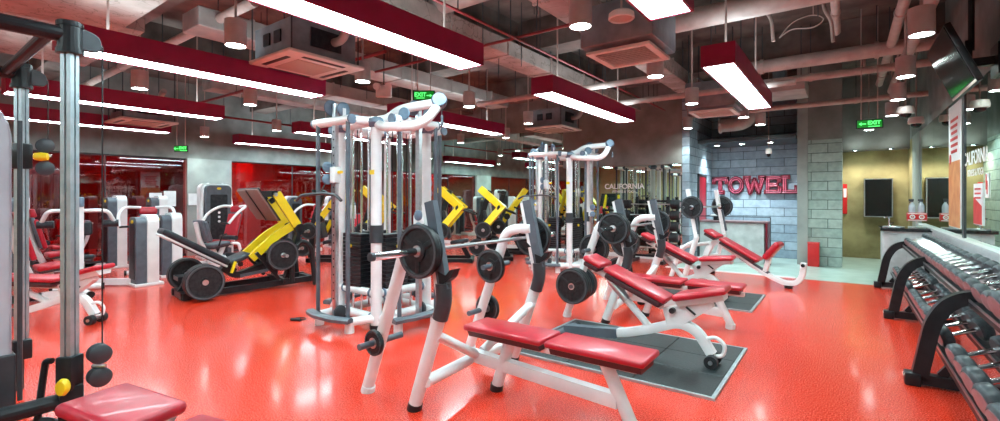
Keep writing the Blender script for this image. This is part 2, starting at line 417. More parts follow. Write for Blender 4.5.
pipe([(-7.2, 4.15, 3.85), (-3.2, 4.15, 3.85)], .14, 'round dark duct crossing behind the brightest long lamp', 'duct')
pipe([(-13.2, 2.75, 3.8), (-5.6, 2.75, 3.8)], .06, 'thin pink pipe crossing over the left row of long lamps')
pipe([(-13.2, 4.7, 3.7), (-5.6, 4.7, 3.7)], .028, 'slim red sprinkler pipe crossing over the left machines', 'pipe_red')
pipe([(-5.9, 7.3, 3.35), (-2.3, 7.3, 3.35)], .05, 'slim pink pipe crossing behind the pendant over the second cable station')
pipe([(-6.2, 5.0, 3.55), (-2.6, 5.0, 3.55)], .02, 'slim red sprinkler pipe crossing above the exit sign', 'pipe_red')
pipe([(-3.6, 8.4, 3.25), (-.6, 8.4, 3.25)], .05, 'pink pipe crossing beneath the far grille duct')
pipe([(.55, 3.0, 3.75), (.55, 12.0, 3.75)], .06, 'pink pipe running away above the right hand downlights')
pipe([(.75, 3.0, 3.62), (.75, 12.2, 3.62)], .07, 'outermost pink pipe running away beside the bulkhead on the right')
pipe([(-.1, 3.0, 3.95), (-.1, 8.6, 3.95)], .05, 'pink pipe running away under the slab right of the near lamp')
pipe([(-12.2, 1.0, 3.45), (-12.2, 9.5, 3.45)], .028, 'slim red sprinkler pipe running away along the glazed side', 'pipe_red')
pipe([(-3.35, 3.0, 3.5), (-3.35, 11.0, 3.5)], .016, 'slim red sprinkler pipe running away beside the long pale duct', 'pipe_red')
# conduits drooping from the slab
for i, (x, y) in enumerate([(-.9, 7.3), (-.25, 7.8), (.15, 9.9)]):
    thing1(MB().tube([(x, y, ZC), (x + .02, y, 4.05), (x + .1, y, 3.9), (x + .12, y, 3.6)], .022, 8, fil=.1), 'conduit', 'pipe',
           ['short bent conduit dropping above the far long lamp', 'middle bent conduit dropping beside the thick crossing pipe', 'bent conduit dropping above the exit sign by the pier'][i], 'conduit', 'ceiling conduits')
thing1(MB().tube([(-.75, 7.7, 3.75), (-.6, 7.7, 3.95), (-.35, 7.7, 4.0), (-.2, 7.7, 3.9), (-.35, 7.7, 3.8), (-.6, 7.72, 3.86), (-.75, 7.72, 3.76)], .008, 8, fil=.12).cyl((-.35, 7.7, 3.99), (-.35, 7.7, ZC), .006, seg=6), 'cable_loop', 'pipe',
       'loose loop of pale cable hung above the thick crossing pipe', 'cable')
# bare threaded rods
rods = MB()
random.seed(3)
for i in range(60):
    x = random.uniform(-11, 1.0); y = random.uniform(3.5, 10.8); z = random.uniform(3.3, 3.7)
    rods = MB().cyl((x, y, z), (x, y, ZC), .006, seg=6)
    tag(rods.build('threaded_rod', 'dgrey'), 'bare threaded rod hanging from the dark slab', 'rod', 'bare ceiling rods')

# long box lamps in red housings
def long_lamp(L=3.06):
    r = empty('pendant_lamp')
    b = MB(); w, h = .34, .23
    b.box((-w / 2 + .01, 0, h / 2), (.02, L, h)).box((w / 2 - .01, 0, h / 2), (.02, L, h)).box((0, -L / 2 + .01, h / 2), (w - .04, .02, h)).box((0, L / 2 - .01, h / 2), (w - .04, .02, h))
    b.build('housing', 'lamp_red', r)
    MB().box((0, 0, .012), (w - .045, L - .045, .012)).build('diffuser', 'diff', r)
    MB().box((0, 0, h - .02), (w - .045, L - .045, .012)).build('added_uplight', 'uplight_fill', r)  # unseen glowing panel, added to throw white light onto the ceiling
    for s in (-1, 1):
        MB().cyl((0, s * L * .36, h), (0, s * L * .36, ZC - 2.9), .012, seg=8).build('hanging_rod', 'pipe', r)
    return r
proto = long_lamp(); proto_s = long_lamp(2.72); used_s = 0
LAMPS = [(-1.09, 6.92, 'red lamp seen end on, nearest the right hand passage'), (-1.09, 2.2, 'red lamp cut by the top of the picture, right of centre'),
         (-3.27, 2.4, 'biggest brightest red lamp over the front bench press'), (-3.3, 6.98, 'red lamp hanging over the second cable station'),
         (-5.95, 2.45, 'red lamp over the near cable columns, above the other two'), (-6.3, 7.0, 'red lamp behind the top loop of the first cable station'),
         (-9.1, 2.50, 'red lamp over the left machines, below the nearest one'), (-9.55, 7.1, 'red lamp half hidden behind the first cable station'),
         (-12.0, 2.66, 'lowest of the three stacked red lamps on the left'), (-12.75, 7.3, 'red lamp in front of the bulkhead over the red studio glazing'),
         (-1.09, -2.2, 'red lamp behind the viewer on the right'), (-3.27, -2.2, 'red lamp behind the viewer over the aisle'), (-6.0, -2.2, 'red lamp behind the viewer, left of the aisle'), (-9.1, -2.0, 'red lamp behind the viewer near the glazing')]
for i, (x, y, l) in enumerate(LAMPS):
    if x in (-5.95, -9.1, -12.0) and y > 0: o = copy_tree(proto_s) if used_s else proto_s; used_s = 1
    else: o = proto if i == 0 else copy_tree(proto)
    place(o, (x, y, 2.9)); tag(o, l, 'lamp', 'long red ceiling lamps')

# cylinder downlights
def can():
    r = empty('downlight')
    m_ = MB(); m_.lathe([(0, .25), (.1, .25), (.1, 0), (.092, 0), (.088, .03), (0, .035)], None, 24); m_.build('can', 'cyl', r)
    MB().lathe([(0, .004), (.080, .006), (.080, .022), (0, .026)], None, 20).build('lens', 'lens', r)
    MB().cyl((0, 0, .25), (0, 0, ZC - 3.0), .013, seg=8).build('stem', 'pipe', r)
    return r
cproto = can()
CANS = [(-4.88, 2.21, 'large can downlight above the left end of the ceiling cassette'), (-7.89, 2.3, 'can downlight between the two upper left lamps'),
        (-5.07, 3.88, 'can downlight at the right corner of the big ceiling cassette'), (-1.88, 3.76, 'can downlight at the top centre beside a round speaker'),
        (-7.82, 3.77, 'can downlight left of the top of the first cable station'), (-5.05, 6.01, 'can downlight right of the green running man exit sign'),
        (-1.91, 5.88, 'can downlight under the slatted square grille'), (-1.99, 7.94, 'can downlight left of the far long lamp, under a pipe'),
        (-1.42, 11.1, 'can downlight in front of the recess with the lettering'), (-5.25, 8.13, 'can downlight left of the second cable station'),
        (-2.78, 10.75, 'small can downlight at the corner of the mirrored wall'), (.57, 5.82, 'biggest can downlight beside the tilted screen'),
        (.61, 7.74, 'second can downlight from the front along the right passage'), (.66, 9.5, 'third can downlight from the front along the right passage'),
        (.70, 11.3, 'fourth can downlight from the front along the right passage'), (.43, 13.4, 'lower can downlight beyond the green exit sign'),
        (-1.55, 9.9, 'can downlight beneath the second ceiling grille'), (-8.6, 9.88, 'can downlight deep in the room near the mirrored wall'),
        (-6.95, 9.72, 'can downlight near the mirrored wall behind the long lamp'), (-10.1, 8.8, 'can downlight behind the first cable station'),
        (-10.4, 5.6, 'can downlight over the yellow leg press'), (-11.1, 3.3, 'can downlight between the two lower left lamps'), (-12.9, 5.1, 'can downlight in front of the concrete pier'),
        (-13.15, 9.3, 'can downlight close to the bulkhead over the studio'), (.6, 3.0, 'can downlight over the near end of the dumbbells'), (.6, -1.5, 'added can downlight, unseen behind the viewer by the mirrors'),
        (-4.9, -1.0, 'added can downlight, unseen behind the viewer over the aisle'), (-8.0, -1.0, 'added can downlight, unseen behind the viewer by the machines'), (-11.2, -1.0, 'added can downlight, unseen behind the viewer by the glazing')]  # the cans behind the viewer are added for their light
def spot(loc, e, ang=120, col=(.93, 1, .98), blend=.6, rad=.07):
    l = bpy.data.lights.new('downlight_beam', 'SPOT'); l.energy = e; l.spot_size = R(ang); l.spot_blend = blend; l.shadow_soft_size = rad; l.color = col
    o = bpy.data.objects.new('downlight_beam', l); COL.objects.link(o); o.location = loc; return o
for i, (x, y, l) in enumerate(CANS):
    o = cproto if i == 0 else copy_tree(cproto)
    place(o, (x, y, 3.0)); tag(o, l, 'downlight', 'can downlights')
    spot((x, y, 2.99), SPOT_E, 125, (.78, 1, .97))
# recessed lamps of the soffit over the lettering
for i, x in enumerate((-2.55, -2.0, -1.4)):
    r = empty('recessed_light', (x, 12.55, 2.765)); tag(r, ['left', 'middle', 'right'][i] + ' recessed spot in the soffit above the red lettering', 'downlight', 'recessed soffit lights')
    MB().lathe([(.055, .015), (.075, .015), (.075, 0), (.055, 0), (.055, .015)], None, 20).build('ring', 'cassette', r)
    MB().lathe([(0, .004), (.054, .004), (.054, .014), (0, .014)], None, 18).build('lens', 'lens', r)
    spot((x, 12.55, 2.75), SPOT_E * 1.6, 110, (.78, .95, 1))
# lamp boxes of the passage end and of the red studio
for i, (x, y, z) in enumerate([(.2, 14.05, 2.62), (.85, 14.05, 2.62)]):
    spot((x, y, 2.58), SPOT_E * .55, 140, (1, .95, .8))
    r = empty('recessed_light', (x, y, 2.6)); tag(r, ['left', 'right'][i] + ' recessed spot over the ochre end wall', 'downlight', 'end wall spots')
    MB().lathe([(.05, .02), (.07, .02), (.07, 0), (.05, 0), (.05, .02)], None, 18).build('ring', 'dgrey', r)
    MB().lathe([(0, .006), (.05, .006), (.05, .016), (0, .016)], None, 18).build('lens', 'lens', r)
for i in range(9):
    y = -3.8 + i * 1.65
    for j, x in enumerate((XL - 1.2,) if i > 5 else (XL - 1.2, XL - 3.2)):
        r = empty('strip_lamp', (x, y, 2.887)); tag(r, 'glowing red strip lamp on the dark studio ceiling', 'lamp', 'studio strip lamps')
        MB().box((0, 0, .035), (.10, 1.2, .06)).build('housing', 'black', r)
        MB().box((0, 0, .0), (.07, 1.14, .012)).build('tube', 'redstrip' if (i + j) % 4 else 'warmstrip', r)
# red column and dark machines inside the studio
struct(B('column_studio', XL - 2.1, XL - 1.7, 6.9, 7.4, 0, 2.95, 'red_box'))

# ceiling cassettes
def cassette(loc, w, label, rz=0, unit=True):
    r = empty('ceiling_cassette', loc, rz); tag(r, label, 'air conditioner', 'ceiling cassettes')
    p = MB(); h = w / 2
    p.box((0, 0, .02), (w, w, .04), bev=.012)
    p.build('panel', 'cassette', r)
    MB().box((0, 0, -.002), (w * .52, w * .52, .012), bev=.004).build('intake_grille', 'perf2', r)
    s = EB()
    for a in range(4):
        q = Matrix.Rotation(a * PI / 2, 4, 'Z')
        s.box(q @ Vector((0, w * .385, .0)), (w * .55, w * .055, .01), rot=(0, 0, a * PI / 2))
    s.build('air_slot', 'black', r)
    if unit:
        MB().box((0, 0, .24), (w * .84, w * .84, .38), bev=.01, seg=1).build('unit_body', 'unit', r)
        e = EB()
        for sx in (-1, 1):
            e.box((sx * w * .43, 0, .25), (.015, w * .4, .22)); e.box((w * .12 * sx, -w * .43, .25), (.14, .015, .14))
        e.build('access_plate', 'stack', r)
    hh = EB()
    for sx in (-1, 1):
        for sy in (-1, 1): hh.cyl((sx * w * .44, sy * w * .44, .04), (sx * w * .44, sy * w * .44, ZC - loc[2]), .009, seg=6)
    hh.build('hanger', 'dgrey', r)
    t = MB().tube([(w * .42, w * .1, .25), (w * .62, w * .1, .25), (w * .75, w * .1, .5), (w * .9, w * .1, .55)], .05, 12, fil=.1)
    t.build('duct_hose', 'duct', r)
M['perf2'] = mottled('fine_grille', (.42, .33, .27), (.52, .42, .35), 160, .6, bmp=.4)
cassette((-5.38, 3.27, 3.1), 1.0, 'large square ceiling cassette right of the upper left lamp')
cassette((-5.35, 9.35, 3.02), .95, 'ceiling cassette above the second cable station')
cassette((-11.2, 3.3, 2.95), .95, 'ceiling cassette between two lamps on the left')
# slatted grilles
def grille(loc, w, label, mat='cassette'):
    r = empty('ceiling_grille', loc); tag(r, label, 'vent', 'slatted ceiling grilles')
    f = MB(); t = .07
    for s in (-1, 1):
        f.box((s * (w / 2 - t / 2), 0, .015), (t, w, .03)); f.box((0, s * (w / 2 - t / 2), .015), (w - 2 * t, t, .03))
    f.build('frame', mat, r)
    n = 9
    for i in range(n):
        y = -w / 2 + t + (i + .5) * (w - 2 * t) / n
        MB().box((0, y, .02), (w - 2 * t, .035, .006), rot=(R(38), 0, 0)).build('slat', mat, r)
    MB().box((0, 0, .30), (w * 1.15, w * 1.15, .46), bev=.03).build('plenum_box', 'unit', r)
    h = EB()
    for sx in (-1, 1):
        for sy in (-1, 1): h.cyl((sx * w * .5, sy * w * .5, .5), (sx * w * .5, sy * w * .5, ZC - loc[2]), .008, seg=6)
    h.build('hanger', 'dgrey', r)
grille((-2.0, 5.22, 3.1), .72, 'square slatted grille on a dark plenum at the top centre')
grille((-1.9, 9.15, 3.0), .72, 'square slatted grille below left of the far long lamp')
# air unit near the far lamp with a curved pipe
r = empty('air_unit', (-.85, 9.85, 3.32)); tag(r, 'grey boxed air unit hung beside the thick crossing pipe', 'air unit')
MB().box((0, 0, .12), (.62, .95, .24), bev=.015).build('casing', 'duct', r); MB().box((-.1, 0, .36), (.2, .3, .24)).build('duct_collar', 'unit', r)
EB().cyl((-.25, .4, .2), (-.25, .4, ZC - 3.32), .008, seg=6).cyl((.25, -.4, .2), (.25, -.4, ZC - 3.32), .008, seg=6).build('hanger', 'dgrey', r)
r = empty('duct_elbow', (-1.75, 11.4, 2.95)); tag(r, 'bent round duct elbow over the soffit by the lettering', 'duct')
MB().tube([(-.5, 0, .15), (.1, 0, .15), (.1, 0, ZC - 2.95)], .15, 16, fil=.28).build('elbow', 'duct', r)
EB().cyl((-.52, 0, .15), (-.46, 0, .15), .17, seg=18).cyl((.1, 0, .95), (.1, 0, 1.0), .17, seg=18).build('collar', 'duct', r)
# round ceiling speaker
r = empty('ceiling_speaker', (-1.82, 4.55, 3.3)); tag(r, 'round pale ceiling speaker beside a can downlight at the top', 'speaker')
MB().lathe([(0, .07), (.10, .07), (.125, .05), (.13, 0), (.118, -.01), (.11, .01), (0, .012)], None, 26).build('housing', 'cassette', r)
MB().lathe([(0, .0), (.108, .004), (0, .008)], None, 22).build('mesh_cover', 'perf2', r)
MB().cyl((0, 0, .07), (0, 0, ZC - 3.3), .012, seg=8).build('stem', 'pipe', r)

# exit signs
def exit_sign(loc, to, label, w=.34, h=.14, flip=False):
    r = empty('exit_sign', loc); tag(r, label, 'sign', 'green exit signs')
    rot = {'-Y': 0, '+X': PI / 2, '-X': -PI / 2}[to] if isinstance(to, str) else to
    r.rotation_euler = (0, 0, rot)
    MB().box((0, 0, 0), (w, .03, h), bev=.006, seg=1).build('case', 'black', r)
    MB().box((0, -.017, 0), (w * .9, .006, h * .78)).build('lit_panel', 'exit', r)
    t = MB(); sx = -1 if flip else 1
    text_bm(t, 'EXIT', h * .56, face((.055 * sx * w / .34, -.022, .012), '-Y'), .001, bold=.002)
    # arrow and running figure
    t.box((-.08 * sx, -.022, -.0), (.07, .002, .014)); t.poly([(-.02 * sx, .025), (-.02 * sx, -.025), (-.055 * sx, 0)], .002, face((-.08 * sx, -.021, 0), '-Y'))
    t.box((.055 * sx, -.022, -.042), (.14, .002, .010))
    t.build('legend', 'exit_dk', r)
    hh = EB()
    for s in (-1, 1): hh.cyl((s * w * .3, 0, h / 2), (s * w * .3, 0, ZC - loc[2]), .008, seg=6)
    hh.build('hanging_rod', 'pipe', r)
exit_sign((-5.63, 5.54, 3.18), R(36), 'green exit sign above the loop of the first cable station', .36, .17, True)
exit_sign((.3, 9.15, 2.62), R(10), 'green exit sign hanging over the right hand passage')
exit_sign((-10.97, 3.9, 2.49), R(40), 'small green exit sign hanging before the left bulkhead', .27, .13)
# twin emergency lamp
r = empty('emergency_light', (-6.33, 5.28, 3.30), R(36)); tag(r, 'white twin head emergency light beside the exit sign', 'emergency light')
MB().box((0, 0, 0), (.26, .08, .2), bev=.01).build('case', 'dome', r)
for s in (-1, 1): MB().cyl((s * .09, -.02, .08), (s * .1, -.11, .06), .05, .06, seg=16).build('lamp_head', 'dome', r)
MB().cyl((0, 0, .1), (0, 0, ZC - 3.3), .01, seg=8).build('stem', 'dgrey', r)
# dome cameras
def dome(loc, label, sc=1):
    r = empty('dome_camera', loc); r.scale = (sc, sc, 1); tag(r, label, 'camera', 'dome cameras')
    MB().lathe([(0, .11), (.10, .11), (.115, .05), (.11, 0), (.07, -.005), (0, 0)], None, 22).build('base', 'dome', r)
    MB().lathe([(.075, 0), (.07, -.04), (.042, -.068), (0, -.076)], None, 20).build('dome_cover', 'glassy', r)
    MB().cyl((0, 0, .1), (0, 0, ZC - loc[2]), .012, seg=8).build('stem', 'pipe', r)
dome((.78, 9.88, 2.83), 'white dome camera nearest the tilted screen')
dome((1.0, 10.9, 2.78), 'white dome camera further along the right bulkhead')
dome((-1.35, 11.8, 2.45), 'small dome camera hanging right of the soffit lights', .55)

# tilted wall screen
r = empty('wall_screen', (.85, 6.5, 2.82)); tag(r, 'black flat screen tilted down from the bulkhead on the right', 'television')
ta = math.atan2(.2, .5)
def scr(name, mat, c, size, bev=0): 
    o = MB().box(c, size, bev=bev).build(name, mat, r); o.rotation_euler = (0, -ta, 0); return o
scr('casing', 'black', (.02, 0, 0), (.05, 1.14, .60), .008); scr('screen', 'glassy', (-.007, 0, .008), (.008, 1.09, .54)); scr('trim_strip', 'cassette', (-.004, 0, -.285), (.012, 1.12, .02))
MB().box((.18, 0, .0), (.28, .08, .08)).box((.33, 0, .0), (.03, .3, .3)).cyl((.14, -.1, .1), (.14, -.1, .9), .025, seg=10).box((.10, 0, 0), (.05, .5, .35)).build('bracket', 'black', r)
# ------------------------------------------------------------------ weights
def plate_mesh(Rr, t, style):
    m = MB(); h = t / 2
    p = [(.026, -h * .8), (.07, -h * .8), (.07, -h * .35), (Rr * .80, -h * .35), (Rr * .84, -h), (Rr * .97, -h), (Rr, -h * .7), (Rr, h * .7), (Rr * .97, h), (Rr * .84, h), (Rr * .80, h * .35), (.07, h * .35), (.07, h * .8), (.026, h * .8), (.026, -h * .8)]
    rot = Matrix.Rotation(PI / 2, 4, 'X')
    m.lathe(p, rot, 40)
    if style == 'grip':
        for k in range(3):
            a = k * 2 * PI / 3 + .5
            for s in (-1, 1):
                c = Vector((math.cos(a) * Rr * .52, s * h * .45, math.sin(a) * Rr * .52))
                m.box(c, (Rr * .62, h * .55, Rr * .22), rot=(0, -a, 0), bev=.006)
    return m
def make_plate(Rr, t, style='grip'):
    r = empty('weight_plate')
    plate_mesh(Rr, t, style).build('plate_body', 'iron', r)
    for s in (-1, 1):
        m = MB()
        for k in range(24):
            a = 2 * PI * k / 24
            if k % 8 > 4: continue
            m.box((math.cos(a) * Rr * .905, s * t * .5, math.sin(a) * Rr * .905), (.012, .004, Rr * .09), rot=(0, -a, 0))
        m.lathe([(Rr * .86, s * t * .496), (Rr * .95, s * t * .496), (Rr * .95, s * t * .502), (Rr * .86, s * t * .502), (Rr * .86, s * t * .496)], Matrix.Rotation(PI / 2, 4, 'X'), 36)
        m.build('raised_lettering', 'rubber_lt', r)
    m = MB(); rot = Matrix.Rotation(PI / 2, 4, 'X')
    m.lathe([(.025, -t * .52), (.04, -t * .52), (.04, t * .52), (.025, t * .52), (.025, -t * .52)], rot, 20); m.build('steel_bore', 'steel', r)
    return r
PL = {}
def plate(Rr, t, loc, rz, label, group, style='grip'):
    k = (Rr, t, style)
    if k in PL: o = copy_tree(PL[k])
    else: o = make_plate(Rr, t, style); PL[k] = o
    place(o, loc, rz); return tag(o, label, 'weight plate', group)

def barbell(loc, label, rz=0, half=1.1):
    r = empty('barbell', loc, rz); tag(r, label, 'barbell')
    MB().cyl((0, -half + .42, 0), (0, half - .45, 0), .0145, seg=14).build('shaft', 'steel', r)
    for s in (-1, 1):
        MB().cyl((0, s * (half - .45), 0), (0, s * half, 0), .025, seg=18).cyl((0, s * (half - .46), 0), (0, s * (half - .44), 0), .04, seg=18).build('sleeve', 'chrome', r)
        MB().cyl((0, s * (half - .02), 0), (0, s * (half + .006), 0), .027, seg=18).build('end_cap', 'dgrey', r)
    return r

# ------------------------------------------------------------------ bench press station (bar at x = 0, runs along y)
def press_station(bench_end=1.33, near_pegs=(.42, .86)):
    r = empty('bench_press_station')
    W = .61
    for s in (-1, 1):
        y = s * W
        MB().tube([(-.15, y, .03), (.12, y, .78)], .048, 14).build('front_leg', 'white', r)
        MB().tube([(.125, y, .76), (-.03, y, 1.45)], 0, sec=[(-.032, -.022), (.032, -.022), (.032, .022), (-.032, .022)]).build('upright', 'white', r)
        MB().tube([(.142, y, .88), (.008, y, 1.47)], 0, sec=[(-.042, -.024), (.042, -.024), (.042, .024), (-.042, .024)]).build('upright_guard', 'grey', r)
        MB().tube([(.095, y, .68), (.135, y, .80), (.125, y, .92)], .055, 14, fil=.08).build('sleeve_guard', 'dgrey', r)
        MB().slab_xz([(.12, .90), (.22, .97), (.25, 1.03), (.21, 1.02), (.17, .98), (.10, 1.0)], y - .03, y + .03).build('safety_hook', 'black', r)
        MB().slab_xz([(.06, 1.06), (.01, 1.10), (-.035, 1.11), (-.05, 1.20), (-.075, 1.20), (-.06, 1.08), (.0, 1.04)], y - .025 , y + .025).build('bar_hook', 'black', r)
        MB().tube([(-.67, y, .03), (-.30, y, .98), (-.22, y, 1.20), (.05, y, 1.22)], .046, 14, fil=.18).build('rear_leg', 'white', r)
        for x, mt in ((-.155, 'black'), (-.67, 'cream')): MB().cyl((x, y, 0), (x + .015, y, .05), .054, .051, seg=16).build('foot_cap', mt, r)
        for z in (near_pegs if s < 0 else (.42, .86)):
            x = -.67 + (z / .98) * .37
            MB().cyl((x, y - .20, z), (x, y + .20, z), .024, seg=14).build('storage_peg', 'grey', r)
        MB().tube([(.06, y, .56), (-.06, s * .05, .26)], .036, 12).build('upper_brace', 'white', r)
        MB().tube([(-.04, y, .22), (-.12, s * .05, .2)], .042, 12).build('lower_brace', 'white', r)
    MB().tube([(-.16, 0, .23), (bench_end - .22, 0, .17)], 0, sec=[(-.035, -.045), (.035, -.045), (.045, 0), (.035, .045), (-.035, .045), (-.045, 0)]).build('centre_beam', 'white', r)
    MB().tube([(.12, 0, .03), (.25, 0, .42)], .045, 12).build('middle_post', 'white', r)
    MB().cyl((.113, 0, 0), (.122, 0, .05), .052, seg=16).build('foot_cap', 'black', r)
    MB().tube([(bench_end - .32, 0, .42), (bench_end - .14, 0, .05)], .044, 12).build('front_post', 'white', r)
    MB().cyl((bench_end - .145, 0, 0), (bench_end - .14, 0, .06), .052, seg=16).build('foot_cap', 'cream', r)
    MB().box((.62, 0, .405), (1.25, .07, .05), bev=.01).build('pad_rail', 'white', r)
    for a, c in ((-.10, .60), (.63, bench_end)):
        MB().box(((a + c) / 2, 0, .485), (c - a, .31, .045), bev=.018, seg=3).build('bench_pad', 'red_pad', r)
        MB().tube([((a + .03), 0, .445), ((c - .03), 0, .445)], 0, sec=[(-.14, .03), (.14, .03), (.11, -.03), (-.11, -.03)]).build('pad_underside', 'pad_under', r)
    return r
S1 = press_station(near_pegs=(.42,)); place(S1, (-2.30, 2.93, 0)); tag(S1, 'nearest white bench press station with a flat red bench, in the foreground', 'bench press', 'bench press stations')
S2 = press_station(1.24); place(S2, (-2.15, 5.87, 0)); tag(S2, 'second white bench press station, behind the sloped bench on the rubber mat', 'bench press', 'bench press stations')
barbell((-2.315, 2.93, 1.135), 'chrome barbell resting on the nearest bench press station')
barbell((-2.165, 5.90, 1.135), 'chrome barbell resting on the second bench press station')
g = 'loaded barbell plates'
plate(.185, .045, (-2.315, 2.93 - .70, 1.135), 0, 'large black plate on the near end of the front barbell', g)
plate(.165, .04, (-2.315, 2.93 - .655, 1.135), 0, 'smaller black plate tucked inside on the near end of the front barbell', g)
plate(.185, .045, (-2.315, 2.93 + .735, 1.135), 0, 'black plate on the far end of the front barbell', g)
plate(.185, .045, (-2.165, 5.9 - .73, 1.135), 0, 'black plate on the near end of the second barbell', g)
plate(.185, .045, (-2.165, 5.9 - .68, 1.135), 0, 'inner black plate on the near end of the second barbell', g)
plate(.185, .045, (-2.165, 5.9 + .85, 1.135), 0, 'black plate on the far end of the second barbell', g)
g = 'plates on storage pegs'
def peg(stx, sty, s, z, off): 
    x = stx - .67 + (z / .98) * .37
    return (x, sty + s * .61 + off, z)
plate(.095, .032, peg(-2.3, 2.93, -1, .42, -.065), 0, 'small black plate on the low peg of the front station near leg', g)
plate(.155, .04, peg(-2.3, 2.93, 1, .86, -.085), 0, 'mid size black plate on the upper far peg of the front station', g)
plate(.135, .04, peg(-2.3, 2.93, 1, .42, .085), 0, 'mid size black plate on the low far peg of the front station', g)
for i in range(3): plate(.215, .04, peg(-2.15, 5.87, -1, .42, -.165 + i * .046), 0, ['outermost', 'middle', 'innermost'][i] + ' large plate on the low near peg of the second station', g)
for i in range(2): plate(.19, .04, peg(-2.15, 5.87, -1, .42, .085 + i * .046), 0, ['large plate behind the near leg of the second station, low peg', 'rearmost large plate on the low near peg of the second station'][i], g)
for i in range(2): plate(.185, .04, peg(-2.15, 5.87, -1, .86, .08 + i * .046), 0, ['plate just behind the near leg of the second station, upper peg', 'further plate on the upper near peg of the second station'][i], g)
for i in range(2): plate(.2, .04, peg(-2.15, 5.87, 1, .86, -.12 + i * .046), 0, ['plate on the inner side of the second station far upper peg', 'plate closest to the second station far leg, upper peg'][i], g)
plate(.2, .04, peg(-2.15, 5.87, 1, .42, .09), 0, 'plate on the low far peg of the second station', g)

# ------------------------------------------------------------------ adjustable bench: wheel end at +x
def adj_bench(back=25, seat=22, flat=False):
    r = empty('adjustable_bench')
    # wheel end arch, base spine, rear foot
    MB().tube([(-.95, 0, .09), (-.40, 0, .14), (-.05, 0, .25), (.16, 0, .34), (.32, 0, .29), (.44, 0, .10)], 0, fil=.16, sec=[(-.035, -.04), (.035, -.04), (.048, 0), (.035, .04), (-.035, .04), (-.048, 0)]).build('spine', 'white', r)
    MB().tube([(-1.0, 0, .085), (-.42, 0, .14)], 0, sec=[(-.05, -.045), (.05, -.045), (.05, .045), (-.05, .045)]).build('spine_cover', 'grey', r)
    MB().tube([(-1.02, -.27, .055), (-1.02, .27, .055)], .04, 14).build('rear_foot', 'grey', r)
    for s in (-1, 1):
        MB().cyl((-1.02, s * .25, .05), (-1.02, s * .30, .05), .048, seg=16).build('foot_cap', 'black', r)
        MB().cyl((.45, s * .05, .055), (.45, s * .11, .055), .055, seg=22).build('wheel', 'rubber', r)
    MB().cyl((.45, -.12, .055), (.45, .12, .055), .018, seg=12).build('axle', 'steel', r)
    MB().tube([(.38, 0, .22), (.47, 0, .26), (.55, 0, .20), (.53, 0, .10), (.46, 0, .085)], .017, 10, fil=.05).build('carry_handle', 'white', r)
    MB().slab_xz([(.06, .31), (.20, .32), (.46, .52), (.42, .59), (.18, .50), (.02, .46)], -.045, .045, .008).build('pivot_bracket', 'white', r)
    a = R(back)
    piv = Vector((.08, 0, .49)); u = Vector((-math.cos(a), 0, math.sin(a))); n = Vector((math.sin(a), 0, math.cos(a)))
    def slab(l0, l1, w, t, off, name, mat, bev=.02, w2=None):
        w2 = w2 or w
        o = MB().box(tuple(piv + u * ((l0 + l1) / 2) + n * off), (l1 - l0, w, t), rot=(0, a, 0), bev=bev, seg=3).build(name, mat, r); return o
    slab(.02, .66, .30, .05, .035, 'back_pad', 'red_pad'); slab(.05, .63, .27, .06, -.02, 'pad_underside', 'pad_under', .02)
    slab(.69, .90, .29, .055, .035, 'head_pad', 'red_pad', .025); slab(.71, .88, .26, .05, -.015, 'pad_underside', 'pad_under', .02)
    MB().tube([tuple(piv + u * .05 - n * .06), tuple(piv + u * .80 - n * .06)], 0, sec=[(-.03, -.02), (.03, -.02), (.03, .02), (-.03, .02)]).build('back_rail', 'white', r)
    q = piv + u * .62 - n * .07
    MB().tube([(-.10, 0, .24), tuple(q)], .034, 12).build('support_strut', 'white', r)
    MB().tube([tuple(q + Vector((.02, 0, -.02))), tuple(q + (Vector((-.10, 0, .24)) - q) * .45)], .042, 12).build('strut_ratchet', 'steel', r)
    b_ = R(seat); sp = Vector((.12, 0, .52)); su = Vector((math.cos(b_), 0, math.sin(b_)))
    c = sp + su * .24
    MB().box(tuple(c + Vector((0, 0, .045))), (.46, .29, .06), rot=(0, -b_, 0), bev=.028, seg=3).build('seat_pad', 'red_pad', r)
    MB().tube([tuple(sp + su * .04), tuple(sp + su * .44)], 0, sec=[(-.12, .03), (.12, .03), (.08, -.04), (-.08, -.04)]).build('seat_shell', 'cream', r)
    MB().cyl((.12, -.09, .45), (.12, .09, .45), .026, seg=16).cyl((.24, -.07, .50), (.32, -.07, .44), .01, seg=8).build('adjust_lever', 'black', r)
    return r
A1 = adj_bench(23, 15); place(A1, (-1.38, 4.42, .022)); tag(A1, 'sloped red utility bench standing on the black rubber mat', 'bench', 'adjustable benches')
A2 = adj_bench(25, 6); place(A2, (-1.85, 7.35, .022)); tag(A2, 'sloped red utility bench between the second press station and the decline bench', 'bench', 'adjustable benches')
A3 = adj_bench(2, 14); place(A3, (-7.55, 1.40, 0), R(36)); tag(A3, 'flat set red utility bench behind the near cable columns', 'bench', 'adjustable benches')
# foreground bench, cut by the lower edge of the picture
r = adj_bench(1, 2); place(r, (-2.60, .62, -.03), R(-167)); 
r.location = (-2.20, .76, 0); tag(r, 'red bench cut off by the lower left corner of the picture', 'bench', 'adjustable benches')

